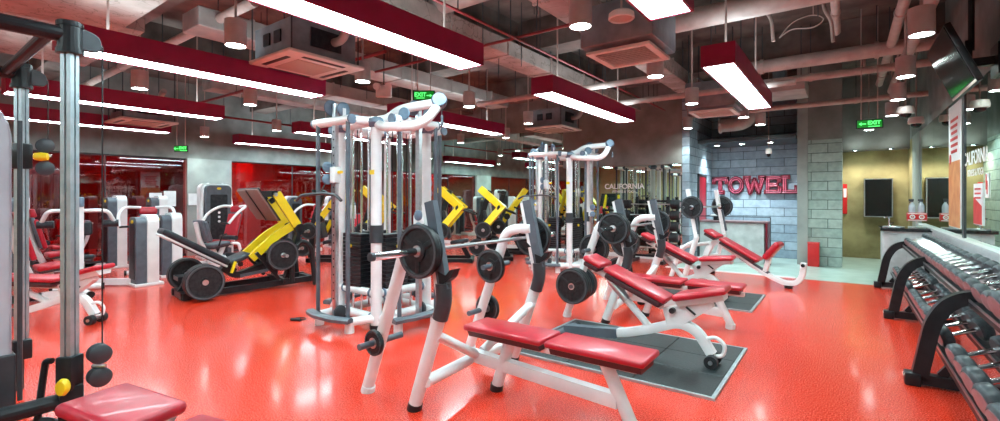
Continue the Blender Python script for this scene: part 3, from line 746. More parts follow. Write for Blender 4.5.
# mats of black tiles with a pale edging
def mat(x0, x1, y0, y1, nx, ny, label):
    r = empty('floor_mat', ((x0 + x1) / 2, (y0 + y1) / 2, 0)); tag(r, label, 'mat', 'black rubber floor mats')
    w, l = (x1 - x0), (y1 - y0)
    t = MB()
    for i in range(nx):
        for j in range(ny):
            t.box((-w / 2 + (i + .5) * w / nx, -l / 2 + (j + .5) * l / ny, .011), (w / nx - .006, l / ny - .006, .022), bev=.003, seg=1)
    t.build('rubber_tile', 'mat', r)
    e = EB()
    for s in (-1, 1): e.box((s * (w / 2 + .015), 0, .01), (.03, l + .06, .02)); e.box((0, s * (l / 2 + .015), .01), (w, .03, .02))
    e.build('edge_strip', 'alu', r)
mat(-2.62, -.80, 3.74, 5.12, 3, 3, 'near black rubber mat under the sloped red bench')
mat(-2.95, -1.0, 6.85, 8.1, 3, 3, 'far black rubber mat under the third red bench')

# ------------------------------------------------------------------ decline bench with rack
def decline():
    r = empty('decline_bench')
    W = .57
    for s in (-1, 1):
        y = s * W
        MB().tube([(-.20, y, .04), (.03, y, .80)], .045, 12).build('front_leg', 'white', r)
        MB().tube([(.03, y, .76), (-.13, y, 1.64)], 0, sec=[(-.032, -.028), (.032, -.028), (.032, .028), (-.032, .028)]).build('upright', 'white', r)
        MB().tube([(.05, y, .85), (-.035, y, 1.25)], 0, sec=[(-.036, -.012), (.036, -.012), (.036, .012), (-.036, .012)]).build('upright_guard', 'grey', r)
        MB().slab_xz([(-.09, 1.27), (-.0, 1.27), (.005, 1.36), (-.015, 1.36), (-.025, 1.30), (-.09, 1.31)], y - .03, y + .03).build('bar_hook', 'black', r)
        MB().tube([(-.45, y, .04), (-.28, y, .55), (.0, y, .72)], .04, 12, fil=.12).build('rear_leg', 'white', r)
        for x in (-.2, -.45): MB().cyl((x, y, 0), (x, y, .05), .05, seg=14).build('foot_cap', 'black', r)
    for x, z in ((-.1, .38), (-.25, .6)): MB().tube([(x, -W, z), (x, W, z)], .035, 12).build('cross_tube', 'white', r)
    MB().tube([(-.06, 0, .42), (.1, 0, .72), (.95, 0, .20), (1.25, 0, .075), (1.42, 0, .10), (1.50, 0, .22), (1.52, 0, .44)], 0, fil=.14, sec=[(-.035, -.04), (.035, -.04), (.045, 0), (.035, .04), (-.035, .04), (-.045, 0)]).build('spine', 'white', r)
    MB().cyl((1.30, 0, 0), (1.30, 0, .05), .06, seg=16).build('foot_cap', 'black', r)
    MB().cyl((1.52, -.06, .40), (1.52, .06, .40), .028, seg=14).build('foot_roller_pin', 'black', r)
    a = R(27.5); 
    for l0, l1, nm in ((-.05, .22, 'head_pad'), (.26, .98, 'back_pad')):
        p = Vector((.0, 0, .87)) + Vector((math.cos(a), 0, -math.sin(a))) * ((l0 + l1) / 2)
        MB().box(tuple(p), (l1 - l0, .30, .055), rot=(0, a, 0), bev=.02, seg=3).build(nm, 'red_pad', r)
        MB().box(tuple(p + Vector((-.03, 0, -.05))), (l1 - l0 - .06, .26, .05), rot=(0, a, 0), bev=.015).build('pad_underside', 'pad_under', r)
    MB().tube([(.55, 0, .44), (1.0, 0, .20)], 0, sec=[(-.04, -.03), (.04, -.03), (.04, .03), (-.04, .03)]).build('spine_cover', 'grey', r)
    MB().tube([(.95, 0, .24), (1.05, 0, .62)], 0, sec=[(-.03, -.05), (.03, -.05), (.03, .05), (-.03, .05)]).build('leg_post', 'white', r)
    MB().box((1.07, 0, .60), (.36, .30, .10), rot=(0, R(-52), 0), bev=.045, seg=3).build('leg_pad', 'red_pad', r)
    return r
D1 = decline(); place(D1, (-2.02, 9.3, 0), R(-12)); tag(D1, 'white decline press bench with red pads before the grey passage', 'bench')
dm = Matrix.Translation((-2.02, 9.3, 0)) @ Matrix.Rotation(R(-12), 4, 'Z')
barbell(dm @ Vector((-.035, 0, 1.318)), 'short barbell resting on the decline press bench', R(-12), .95)
plate(.2, .04, dm @ Vector((-.035, -.62, 1.318)), R(-12), 'plate on the near end of the decline bench bar', 'loaded barbell plates')
plate(.2, .04, dm @ Vector((-.035, .62, 1.318)), R(-12), 'plate on the far end of the decline bench bar', 'loaded barbell plates')

# ------------------------------------------------------------------ dumbbell rack
RX = 0.0
r = empty('dumbbell_rack', (.745, 6.6, 0)); tag(r, 'long black two tier dumbbell rack below the mirrors on the right', 'rack')
FR = [2.46, 5.0, 7.54, 10.0]
for y in FR:
    yy = y - 6.6
    MB().tube([(-.27, yy, .06), (-.19, yy, .52), (-.10, yy, .68), (.04, yy, .75), (.30, yy, .70)], 0, fil=.1, sec=[(-.05, -.045), (.05, -.045), (.05, .045), (-.05, .045)]).build('end_frame', 'black', r)
    MB().tube([(-.34, yy, .06), (.32, yy, .06)], 0, sec=[(-.045, -.04), (.045, -.04), (.045, .04), (-.045, .04)]).build('foot_bar', 'black', r)
    MB().box((-.31, yy, .05), (.10, .12, .10), bev=.01).build('foot_block', 'black', r)
    MB().box((.30, yy, .38), (.06, .08, .68), bev=.005).build('rear_post', 'black', r)
    MB().tube([(-.14, yy, .10), (.0, yy, .30)], 0, sec=[(-.02, -.03), (.02, -.03), (.02, .03), (-.02, .03)]).build('tray_bracket', 'black', r)
    for s in (-1, 1): MB().cyl((-.35, yy + s * .03, .07), (-.365, yy + s * .03, .07), .010, seg=10).build('bolt_head', 'steel', r)
L = FR[-1] - FR[0]; yc = (FR[0] + FR[-1]) / 2 - 6.6
for z, x, nm in ((.30, .02, 'lower_tray'), (.735, .17, 'upper_tray')):
    for dx in (-.115, .115):
        MB().tube([(x + dx, yc - L / 2, z + dx * .35), (x + dx, yc + L / 2, z + dx * .35)], 0, sec=[(-.05, -.016), (.05, -.016), (.05, .016), (-.05, .016)]).build(nm, 'black', r)
        MB().tube([(x + dx - .045, yc - L / 2, z + dx * .35 + .022), (x + dx - .045, yc + L / 2, z + dx * .35 + .022)], 0, sec=[(-.004, -.012), (.004, -.012), (.004, .012), (-.004, .012)]).build('tray_lip', 'steel', r)
def dumbbell(rad, hl):
    r = empty('dumbbell')
    rot = Matrix.Rotation(PI / 2, 4, 'Y')
    for s in (-1, 1):
        a, c = s * .088, s * hl
        prof = [(0, a), (rad * .80, a), (rad * .96, a + s * .012), (rad, a + s * .03), (rad, c - s * .024), (rad * .96, c - s * .014), (rad * .80, c), (rad * .78, c - s * .004), (0, c - s * .004)]
        MB().lathe(prof, rot, 26).build('head', 'rubber_lt2', r)
        MB().lathe([(0, c - s * .0045), (rad * .77, c - s * .0045), (rad * .76, c + s * .002), (rad * .6, c + s * .006), (0, c + s * .008)], rot, 22).build('end_disc', 'disc_floor_tint', r)
    MB().lathe([(0, -.09), (.020, -.09), (.0175, -.05), (.020, 0), (.0175, .05), (.020, .09), (0, .09)], rot, 14).build('handle', 'chrome', r)
    return r
M['rubber_lt2'] = mottled('dumbbell_urethane', (.030, .038, .044), (.055, .066, .074), 40, .4, bmp=.04)
M['disc_floor_tint'] = mottled('disc_with_floor_reflection', (.24, .13, .14), (.30, .17, .18), 20, .4)  # reflection of the red floor is put into this base colour
protos = [dumbbell(.068, .150), dumbbell(.078, .158), dumbbell(.092, .166), dumbbell(.102, .172)]; used = set()
def tierrow(ys, tier):
    n = len(ys)
    for i, y in enumerate(ys):          # i = 0 is the far end, by the counter
        k = min(3, int(i / n * 4)) ; k = (0, 1, 2, 3)[k] 
        if tier == 'upper': k = max(0, k - 1) if k < 3 else 3
        p = protos[k]
        o = p if k not in used else copy_tree(p); used.add(k)
        rad = (.068, .078, .092, .102)[k]
        if tier == 'lower': loc = (.76, y, .305 + rad + .022)
        else: loc = (.915, y, .74 + rad + .022)
        o.location = loc; o.rotation_euler = (0, R(-19.3), R(14))
        tag(o, 'black dumbbell with bright handle on the %s tier, %s from the counter end' % (tier, ORD[i]), 'dumbbell', 'dumbbells on the %s tier' % tier)
def spread(y1, y0, g0, g1):
    out = []; y = y1
    while y > y0:
        t = (y1 - y) / (y1 - y0); g_ = g0 + (g1 - g0) * t
        ok = all(abs(y - f) > .0 for f in FR)
        out.append(y); y -= g_
    return out
low = [y for y in spread(9.85, 2.6, .25, .33) if all(abs(y - f) > .165 for f in FR)]
tierrow(low, 'lower')
tierrow(spread(9.85, 2.6, .26, .32), 'upper')
# ------------------------------------------------------------------ cable multi station
def pulley(c, axis, r, name, parent, mat='bluegrey', t=.03):
    c = Vector(c); a = Vector(axis).normalized()
    q = Vector((0, 0, 1)).rotation_difference(a).to_matrix().to_4x4()
    return MB().lathe([(0, -t / 2), (r * .85, -t / 2), (r, -t * .3), (r * .93, 0), (r, t * .3), (r * .85, t / 2), (0, t / 2)], Matrix.Translation(c) @ q, 24).build(name, mat, parent)

def multi_station():
    r = empty('cable_station')
    H = 2.36
    col = {'A': (.35, -.38), 'B': (.42, .34), 'C': (-.36, -.34), 'D': (-.36, .38)}
    for k, (x, y) in col.items():
        rad = .062 if k in 'AB' else .045
        MB().cyl((x, y, .03), (x, y, H), rad, seg=20).build('column', 'white', r)
        MB().cyl((x, y, 0), (x, y, .05), rad + .012, seg=20).build('foot_cap', 'black', r)
        MB().lathe([(0, H + .05), (.07, H + .045), (.105, H + .02), (.11, H - .02), (.07, H - .07), (.0, H - .07)], Matrix.Translation((x, y, 0)), 24).build('column_cap', 'bluegrey', r)
        if k in 'AB': MB().lathe([(rad, .98), (rad + .014, .98), (rad + .014, 1.18), (rad, 1.18)], Matrix.Translation((x, y, 0)), 20).build('column_sleeve', 'dgrey', r)
    MB().box((.35, -.443, 1.78), (.075, .006, .05)).build('warning_tag', 'yellow', r)
    for a, c in ('AB', 'BD', 'DC', 'CA'):
        pa, pc = col[a], col[c]
        for z, rr in ((.12, .05), (.40, .045), (H, .052)):
            MB().cyl((*pa, z), (*pc, z), rr, seg=16).build('cross_tube', 'white', r)
        for t in (.12, .88):
            for z in (.12, .40):
                p = Vector((*pa, z)).lerp(Vector((*pc, z)), t); d = (Vector((*pc, z)) - Vector((*pa, z))).normalized()
                MB().cyl(p - d * .012, p + d * .012, .056, seg=16).build('joint_ring', 'bluegrey', r)
    # four stations, each turned a quarter
    for q in range(4):
        Q = Matrix.Rotation(q * PI / 2, 4, 'Z')
        def T(*p): return tuple(Q @ Vector(p))
        ax = tuple(Q.to_3x3() @ Vector((1, 0, 0)))
        # weight stack with guide rods
        st = MB()
        for i in range(15): 
            st.box(T(-.10, -.30, .40 + i * .046), (.34 if q % 2 == 0 else .17, .17 if q % 2 == 0 else .34, .041), bev=.004, seg=1)
        st.build('weight_stack', 'stack', r)
        MB().cyl(T(-.10, -.392, .92), T(-.10, -.42, .92), .022, seg=14).build('selector_pin', 'yellow', r)
        for dx in (-.08, .08):
            MB().cyl(T(-.10 + dx, -.30, .12), T(-.10 + dx, -.30, H), .013, seg=10).build('guide_rod', 'chrome', r)
        MB().cyl(T(-.10, -.30, 1.08), T(-.10, -.30, H - .05), .006, seg=6).build('cable', 'black', r)
        # outrigger with adjustable post
        y = -.66
        MB().cyl(T(.35, -.38, H), T(.22, y, H), .048, seg=14).build('top_arm', 'white', r)
        MB().cyl(T(-.42, y, H), T(.28, y, H), .05, seg=16).build('top_bar', 'white', r)
        for x in (-.42, .28): MB().cyl(T(x - .012, y, H), T(x + .012, y, H), .054, seg=16).build('end_cap', 'bluegrey', r)
        for x in (-.33, .24): MB().cyl(T(x, y - .02, .10), T(x, y - .02, H), .024, seg=12).build('guide_bar', 'grey', r)
        MB().tube([T(-.02, y, .10), T(-.02, y, H + .20)], 0, sec=[(-.03, -.022), (.03, -.022), (.03, .022), (-.03, .022)]).build('adjuster_post', 'steel', r)
        hb = MB()
        for i in range(22): hb.cyl(T(-.02, y - .028, .35 + i * .09), T(-.02, y + .028, .35 + i * .09), .010, seg=8)
        hb.build('post_hole', 'dgrey', r)['kind'] = 'stuff'
        pulley(T(-.10, y - .0, H + .16), ax, .088, 'top_pulley', r); pulley(T(.13, y - .0, H + .12), ax, .08, 'top_pulley', r)
        MB().box(T(.13, y, H + .06), (.04, .04, .14)).build('pulley_mount', 'white', r)
        zc = (1.75, 1.2, 1.6, 1.3)[q]
        MB().box(T(-.02, y, zc), (.09, .09, .18), bev=.008).build('carriage', 'white', r)
        for dz in (.09, -.05): pulley(T(-.085, y - .06, zc + dz), ax, .06, 'carriage_pulley', r)
        MB().cyl(T(.04, y, zc + .03), T(.10, y, zc + .03), .017, seg=12).build('pull_knob', 'yellow', r)
        # low bars and footrest
        EB().cyl(T(.35, -.38, .12), T(.24, y, .12), .048, seg=14).cyl(T(-.36, -.34, .12), T(-.33, y, .12), .048, seg=14).build('base_arm', 'white', r)
        for x in (-.33, .24): MB().cyl(T(x, y, 0), T(x, y, .12), .052, .05, seg=14).build('base_foot', 'white', r)
        MB().tube([T(-.44, y - .05, .15), T(-.2, y - .12, .155), T(.1, y - .12, .155), T(.32, y - .05, .15)], 0, sec=[(-.05, -.025), (.05, -.025), (.055, .01), (.03, .03), (-.03, .03), (-.055, .01)]).build('foot_rest', 'grey', r)
        pulley(T(.04, y + .02, .20), ax, .075, 'low_pulley', r, 'dgrey')
        # long pull bar parked on the outrigger
        if q == 0:
            MB().tube([T(-.62, y - .12, 1.46), T(-.50, y - .13, 1.52), T(-.02, y - .14, 1.54), T(.18, y - .13, 1.52), T(.26, y - .12, 1.46)], .018, 10, fil=.06).build('pull_bar', 'dgrey', r)
            MB().cyl(T(-.10, y - .14, 1.54), T(-.10, y - .06, 1.68), .006, seg=6).build('cable', 'black', r)
    # looped lat arm reaching out to one side
    MB().tube([(.35, -.38, H), (.46, -.30, 2.39), (.60, -.25, 2.49), (.89, -.16, 2.52), (1.09, -.14, 2.52)], .052, 14, fil=.12).build('loop_arm', 'white', r)
    MB().tube([(.35, -.38, H - .02), (.55, -.44, 2.27), (1.0, -.39, 2.25), (1.07, -.28, 2.33), (1.10, -.15, 2.50)], .052, 14, fil=.12).build('loop_arm', 'white', r)
    pulley((1.10, -.14, 2.54), (.7, -.7, .2), .085, 'loop_pulley', r, 'bluegrey', .12)
    pulley((.72, -.30, 2.42), (.2, -1, 0), .07, 'loop_pulley', r)
    MB().cyl((1.17, -.17, 2.5), (1.17, -.17, 2.36), .005, seg=6).build('cable', 'black', r)
    MB().lathe([(0, .06), (.014, .05), (.018, .02), (.012, 0), (.02, -.02), (.02, -.05), (0, -.07)], Matrix.Translation((1.17, -.17, 2.32)), 14).build('cable_hook', 'grey', r)
    return r
MS = multi_station(); place(MS, (-4.65, 3.86, 0)); tag(MS, 'nearer white cable station of tall posts and weight stacks, left of the front bench press', 'cable machine', 'cable stations')
m2 = copy_tree(MS); place(m2, (-4.83, 8.85, 0)); tag(m2, 'farther white cable station, standing before the mirrored wall', 'cable machine', 'cable stations')

# ------------------------------------------------------------------ near cable columns, cut by the left edge
r = empty('cable_crossover', (-4.1, .3, 0)); tag(r, 'black and aluminium twin column cable machine cut by the left edge', 'cable machine')
o = Vector((-4.1, .3, 0))
def L_(x, y, z): return (x - o.x, y - o.y, z)
groove = []
def alu_sec(w):
    h = w / 2; g = w * .10; d = w * .14
    return [(-h, -h), (-g, -h), (-g, -h + d), (g, -h + d), (g, -h), (h, -h), (h, -g), (h - d, -g), (h - d, g), (h, g), (h, h), (g, h), (g, h - d), (-g, h - d), (-g, h), (-h, h), (-h, g), (-h + d, g), (-h + d, -g), (-h, -g)]
for j, (x, y) in enumerate(((-3.72, .74), (-5.20, .75))):
    t = bmesh.new(); t.free()
    m = MB(); m.poly(alu_sec(.060), 2.10, Matrix.Translation(L_(x, y, .30)) @ Matrix.Rotation(R(38), 4, 'Z')); m.build('column', 'alu', r)
    MB().cyl(L_(x, y, 2.36), L_(x, y, 2.54), .058, seg=22).cyl(L_(x, y, 2.35), L_(x, y, 2.38), .066, seg=22).cyl(L_(x, y, 2.51), L_(x, y, 2.535), .064, seg=22).build('top_collar', 'black', r)
    MB().cyl(L_(x, y, 2.46), L_(x, y - 1.35, 2.46), .045, seg=16).build('top_beam', 'black', r)
    # half round pulley cover
    pts = [(0, -.09), (.10, -.09)] + [(.10 + .055 * math.sin(a), -.035 + .0 - .055 * math.cos(a)) for a in [k * PI / 2 / 6 for k in range(1, 7)]] + [(.15, 0)] + [(.02 + .13 * math.cos(a), .0 + .085 * math.sin(a)) for a in [k * PI / 2 / 6 for k in range(1, 7)]] + [(0, .085)]
    m = MB(); m.poly(pts, .05, Matrix.Translation(L_(x + .02, y + .035, 2.45)) @ Matrix.Scale(.72, 4) @ Matrix(((0, 0, -1, 0), (1, 0, 0, 0), (0, 1, 0, 0), (0, 0, 0, 1))), .006); m.build('pulley_cover', 'dgrey', r)
    MB().cyl(L_(x, y + .152, 2.44), L_(x, y + .152, .5 if j == 0 else 1.75), .004, seg=6).build('cable', 'black', r)
    zc = .46 if j == 0 else 1.82
    MB().box(L_(x, y, zc), (.095, .095, .20), rot=(0, 0, R(38)), bev=.012).build('carriage', 'black', r)
    for dz in (.08, -.06) if j == 0 else (.09, -.09):
        for s in ((-.025, .025) if j == 0 else (0,)):
            pulley(L_(x + .03 + s, y + .13, zc + dz), (1, 0, 0), .058, 'carriage_pulley', r, 'dgrey', .028)
    MB().cyl(L_(x + .02, y + .10, zc + .01), L_(x + .08, y + .15, zc + .01), .012, seg=10).build('pulley_axle', 'steel', r)
    MB().lathe([(0, .025), (.028, .02), (.034, 0), (.028, -.02), (0, -.025)], Matrix.Translation(L_(x + .075, y - .045 if j == 0 else y + .03, zc - .06 if j == 0 else zc)) @ Euler((PI / 2, 0, R(38))).to_matrix().to_4x4() @ Matrix.Scale(1.5, 4, (0, 1, 0)) if j == 0 else Matrix.Translation(L_(x + .07, y + .10, zc)) @ Euler((0, PI / 2, R(60))).to_matrix().to_4x4() @ Matrix.Scale(2.0, 4, (0, 0, 1)), 18).build('pull_knob', 'yellow', r)
    MB().box(L_(x, y, .31), (.11, .11, .15), bev=.01).build('lower_block', 'black', r)
    MB().cyl(L_(x, y, .30), L_(x, y - 1.35, .30), .045, seg=16).build('lower_beam', 'black', r)
    MB().cyl(L_(x, y - .02, .02), L_(x, y - 1.35, .05), .05, seg=16).build('base_beam', 'black', r)
    MB().cyl(L_(x, y - .02, 0), L_(x, y - .02, .26), .035, seg=14).build('base_post', 'black', r)
MB().cyl(L_(-3.72, .66, 2.47), L_(-5.2, .67, 2.47), .035, seg=14).build('cross_beam', 'black', r)
MB().tube([L_(-3.82, .68, .52), L_(-3.86, .66, .52), L_(-3.87, .65, .42), L_(-3.84, .62, .18)], .018, 8, fil=.03).build('side_lever', 'black', r)
MB().lathe([(0, -.02), (.10, -.02), (.105, 0), (.10, .02), (0, .02)], Matrix.Translation(L_(-3.80, .62, .10)) @ Euler((R(20), R(60), 0)).to_matrix().to_4x4(), 24).build('low_pulley', 'dgrey', r)
# weight housing between the columns
pts = [(-.55, .02), (.50, .02), (.53, .05), (.53, 1.85)] + [(.53 - .28 * (1 - math.cos(a)), 1.85 + .28 * math.sin(a)) for a in [k * PI / 2 / 6 for k in range(1, 7)]] + [(-.55, 2.13)]
m = MB(); m.poly(pts, .24, Matrix.Translation(L_(-3.94, 0, 0)) @ Matrix(((0, 0, -1, 0), (1, 0, 0, 0), (0, 1, 0, 0), (0, 0, 0, 1))), .015); m.build('weight_housing', 'shroud', r)
m = MB(); m.poly([(-.56, 0), (.545, 0), (.545, .58), (-.56, .58)], .27, Matrix.Translation(L_(-3.925, 0, 0)) @ Matrix(((0, 0, -1, 0), (1, 0, 0, 0), (0, 1, 0, 0), (0, 0, 0, 1))), .01); m.build('housing_plinth', 'dgrey', r)
MB().cyl(L_(-3.93, .56, .3), L_(-3.93, .56, 1.95), .012, seg=8).build('housing_rail', 'dgrey', r)

# ------------------------------------------------------------------ selectorised machines
def rtop(w, h, rad, n=6):
    """outline with rounded top corners, in local (y, z)"""
    p = [(-w / 2, 0), (w / 2, 0), (w / 2, h - rad)] + [(w / 2 - rad + rad * math.cos(a), h - rad + rad * math.sin(a)) for a in [k * PI / 2 / n for k in range(1, n + 1)]]
    p += [(-w / 2 + rad + rad * math.cos(a), h - rad + rad * math.sin(a)) for a in [PI / 2 + k * PI / 2 / n for k in range(0, n)]] + [(-w / 2, h - rad)]
    return p
YZ = Matrix(((0, 0, 1, 0), (1, 0, 0, 0), (0, 1, 0, 0), (0, 0, 0, 1)))     # local polygon (x, y) -> (y, z), extruded along +x
def tower(r, H, w=.42, x0=-.18, both=False):
    MB().poly(rtop(w, H, .13), .17, Matrix.Translation((x0, 0, .03)) @ YZ, .008).build('tower_side', 'cream', r)
    MB().poly(rtop(w - (.16 if both else .05), H - .04, .11), .17, Matrix.Translation((x0 + .15, 0, .03)) @ YZ, .008).build('tower_cover', 'grey', r)
    MB().poly(rtop(w * .52, H * .80, .03), .012, Matrix.Translation((x0 + .315, 0, .12)) @ YZ).build('stack_window', 'stack', r)
    MB().lathe([(0, 0), (.05, 0), (.05, .008), (0, .010)], Matrix.Translation((x0 + .32, 0, H - .09)) @ Euler((0, PI / 2, 0)).to_matrix().to_4x4() @ Matrix.Scale(.6, 4, (1, 0, 0)), 20).build('badge', 'yellow', r)
    if both:
        for s in (-1, 1): MB().tube([(x0 + .22, s * w * .46, .03), (x0 + .22, s * w * .46, H * .7), (x0 + .18, s * w * .38, H * .98), (x0 + .1, s * w * .2, H + .02)], .035, 12, fil=.12).build('tower_rail', 'white', r)
        for i in range(3): MB().cyl((x0 + .325, .0, H * (.62 - i * .06)), (x0 + .335, .0, H * (.62 - i * .06)), .03, seg=14).build('dial', 'cream', r)
    MB().box((x0 + .14, 0, .025), (.42, w + .02, .05), bev=.008).build('tower_foot', 'cream', r)
def machine(variant, H=1.5, pad='red_pad', d=.75, rot=0, tw=True, both=False, w=.42, ang=0):
    r = empty('strength_machine')
    if tw: tower(r, H, w, both=both)
    if variant is None: return r
    Q = Matrix.Rotation(ang, 4, 'Z') @ Matrix.Translation((d, 0, 0)) @ Matrix.Rotation(rot, 4, 'Z')
    def T(x, y, z): return tuple(Q @ Vector((x, y, z)))
    MB().tube([(.0, 0, .07), tuple(Q @ Vector((.0, 0, .07)))], 0, sec=[(-.045, -.05), (.045, -.05), (.045, .05), (-.045, .05)]).build('base_beam', 'white', r)
    MB().tube([T(-.35, 0, .07), T(.5, 0, .07)], 0, sec=[(-.045, -.05), (.045, -.05), (.045, .05), (-.045, .05)]).build('base_beam', 'white', r)
    MB().tube([T(.48, -.30, .05), T(.48, .30, .05)], .045, 12).build('base_foot', 'white', r)
    for s in (-1, 1): MB().cyl(T(.48, s * .29, .05), T(.48, s * .33, .05), .05, seg=14).build('foot_cap', 'black', r)
    MB().tube([T(.35, 0, .08), T(.15, 0, .22), T(.05, 0, .46)], .05, 12, fil=.1).build('seat_post', 'white', r)
    rz = Q.to_euler().z
    def pad_(c, size, rot_y, name, mat, bev=.03): return MB().box(T(*c), size, rot=Euler((0, rot_y, 0)).to_matrix().to_4x4() and (0, rot_y, 0) if rz == 0 else Euler((0, rot_y, rz)), bev=bev, seg=3).build(name, mat, r)
    pad_((.14, 0, .50), (.42, .38, .075), R(-6), 'seat_pad', pad); pad_((.14, 0, .45), (.38, .32, .05), R(-6), 'seat_shell', 'dgrey', .015)
    if variant in ('press', 'seat'):
        pad_((-.16, 0, .86), (.07, .38, .52), R(-14), 'back_pad', pad); pad_((-.20, 0, .88), (.06, .34, .56), R(-14), 'back_shell', 'grey', .025)
        pad_((-.25, 0, 1.22), (.08, .30, .15), R(-14), 'head_pad', pad)
        MB().tube([T(-.10, 0, .35), T(-.24, 0, .7), T(-.34, 0, 1.24)], .045, 12, fil=.15).build('back_post', 'cream', r)
        for s in (() if variant == 'seat' else (-1, 1)):
            MB().tube([T(-.25, s * .12, 1.28), T(-.20, s * .40, 1.30), T(.10, s * .46, 1.15), T(.28, s * .42, .92)], .030, 12, fil=.14).build('press_arm', 'white', r)
            MB().tube([T(.28, s * .42, .92), T(.30, s * .20, .93)], .022, 12).build('hand_grip', 'black', r)
    elif variant == 'leg':
        pad_((-.12, 0, .78), (.08, .36, .44), R(-16), 'back_pad', pad); pad_((-.17, 0, .80), (.06, .32, .46), R(-16), 'back_shell', 'grey', .02)
        MB().tube([T(-.05, 0, .3), T(-.2, 0, .6), T(-.28, 0, .98)], .045, 12, fil=.1).build('back_post', 'cream', r)
        MB().tube([T(.30, -.28, .52), T(.46, -.28, .50), T(.54, -.28, .20)], .03, 12, fil=.05).build('lever_arm', 'white', r)
        MB().cyl(T(.55, -.32, .22), T(.55, .22, .22), .055, seg=18).build('leg_roller', 'black_pad', r); MB().cyl(T(.42, -.25, .62), T(.42, .25, .62), .05, seg=18).build('thigh_roller', 'black_pad', r)
        for s in (-1, 1): MB().tube([T(.05, s * .24, .48), T(.10, s * .27, .70), T(.20, s * .27, .72)], .016, 10, fil=.05).build('hand_grip', 'black', r)
    elif variant == 'post':
        MB().tube([T(.42, 0, .08), T(.42, 0, 1.35)], 0, sec=[(-.06, -.05), (.06, -.05), (.06, .05), (-.06, .05)]).build('front_post', 'white', r)
        pad_((.30, 0, .98), (.09, .34, .22), 0, 'chest_pad', 'black_pad', .04)
        MB().box(T(.44, 0, 1.42), (.12, .2, .16), bev=.02).build('display', 'bluegrey', r)
        for s in (-1, 1):
            MB().tube([T(.42, s * .05, 1.28), T(.40, s * .36, 1.28), T(.30, s * .44, 1.10)], .03, 12, fil=.08).build('lever_arm', 'white', r)
            MB().cyl(T(.28, s * .30, 1.06), T(.28, s * .50, 1.06), .06, seg=18).build('arm_roller', 'black_pad', r)
    return r
def sel(x, y, rz, label, group='strength machines by the studio glazing', **k):
    o = machine(**k); place(o, (x, y, 0), rz); return tag(o, label, 'exercise machine', group)
sel(-9.65, 2.85, -PI / 2, 'white and grey machine with a short tower, nearest the aisle left of the leg press', variant='post', H=1.17, d=.95, ang=R(-47), rot=R(120), pad='black_pad')
sel(-10.35, 3.45, -PI / 2, 'short towered machine with a red back, just behind the leg press seat', variant='press', H=1.17, d=1.04, ang=R(-90), rot=R(160))
sel(-12.55, 3.20, -PI / 2, 'taller grey towered machine left of the paper notices', variant='leg', H=1.5, d=.66)
sel(-12.85, 4.05, -PI / 2, 'grey machine tower right below the pair of paper notices', variant=None, H=1.5)
sel(-12.6, 5.25, 0, 'big dark towered machine with white rails against the concrete pier', variant='press', H=1.80, d=1.3, ang=R(-14), rot=R(-61), both=True, w=.75)
sel(-12.4, 7.15, 0, 'grey towered machine behind the yellow leg press frame', variant='press', H=1.5, d=.9, rot=R(-75))
sel(-12.4, 8.45, 0, 'grey towered machine left of the first cable station posts', variant='leg', H=1.5, d=.9, rot=R(-60))
sel(-9.35, .75, PI / 2, 'red seated press machine seen from its side between the two near columns', variant='seat', H=1.45, d=.80)
sel(-11.3, 1.2, PI / 2, 'red seated machine behind the side view press machine', variant='seat', H=1.45, d=.8)
sel(-12.6, 1.72, -PI / 2, 'grey machine tower deepest behind the near cable columns', variant=None, H=1.5)
sel(-10.75, 4.25, R(100), 'grey padded machine between the short tower and the big dark tower', variant='leg', H=1.2, pad='grey', tw=False, d=.1)

# ------------------------------------------------------------------ leg press
r = empty('leg_press', (-7.96, 2.81, 0), R(82)); tag(r, 'black and yellow leg press loaded with big plates on the left', 'leg press')
for s in (-1, 1):
    y = s * .26
    MB().bar((-.05, y, .06), (1.95, y, .10), .07, .09).build('base_rail', 'black', r)
    MB().bar((1.30, s * .34, .16), (.95, s * .34, .62), .05, .05).build('guide_bracket', 'black', r)
    # swing arms
    MB().tube([(1.28, y, 1.56), (1.62, y, 1.02)], 0, sec=[(-.035, -.07), (.035, -.07), (.035, .07), (-.035, .07)]).build('upper_arm', 'yellow', r)
    MB().tube([(1.58, s * .20, 1.02), (1.30, s * .20, .86), (.92, s * .20, .52)], 0, fil=.08, sec=[(-.03, -.065), (.03, -.065), (.03, .065), (-.03, .065)]).build('lower_arm', 'yellow', r)
    MB().cyl((1.66, y - .05, .96), (1.66, y + .05, .96), .085, seg=20).build('pivot_hub', 'black', r)
    MB().cyl((1.26, y - .055, 1.54), (1.26, y + .055, 1.54), .03, seg=16).build('pivot_pin', 'steel', r)
    MB().bar((1.66, y, .96), (1.42, y, .10), .07, .10).build('rear_leg', 'black', r)
    MB().tube([(1.50, s * .36, .10), (1.50, s * .36, .55), (1.66, s * .36, .78), (1.82, s * .36, .66), (1.88, s * .36, .08)], .04, 12, fil=.14).build('rear_loop', 'black', r)
    MB().cyl((1.32, y, .56), (1.32, s * .62, .56), .026, seg=14).build('plate_horn', 'steel', r)
    MB().cyl((.19, s * .15, .28), (.19, s * .60, .28), .026, seg=14).build('plate_horn', 'steel', r)
    MB().bar((.62, s * .25, .33), (.68, s * .25, .50), .03, .05).build('release_lever', 'yellow', r)
    MB().cyl((1.9, s * .36, 0), (1.9, s * .36, .08), .05, seg=14).build('foot_pad', 'black', r)
MB().bar((1.9, -.40, .09), (1.9, .40, .09), .09, .08).build('cross_bar', 'black', r); MB().bar((1.40, -.36, .12), (1.40, .36, .12), .09, .08).build('cross_bar', 'black', r)
MB().bar((.02, -.34, .06), (.02, .34, .06), .10, .10).build('cross_bar', 'black', r)
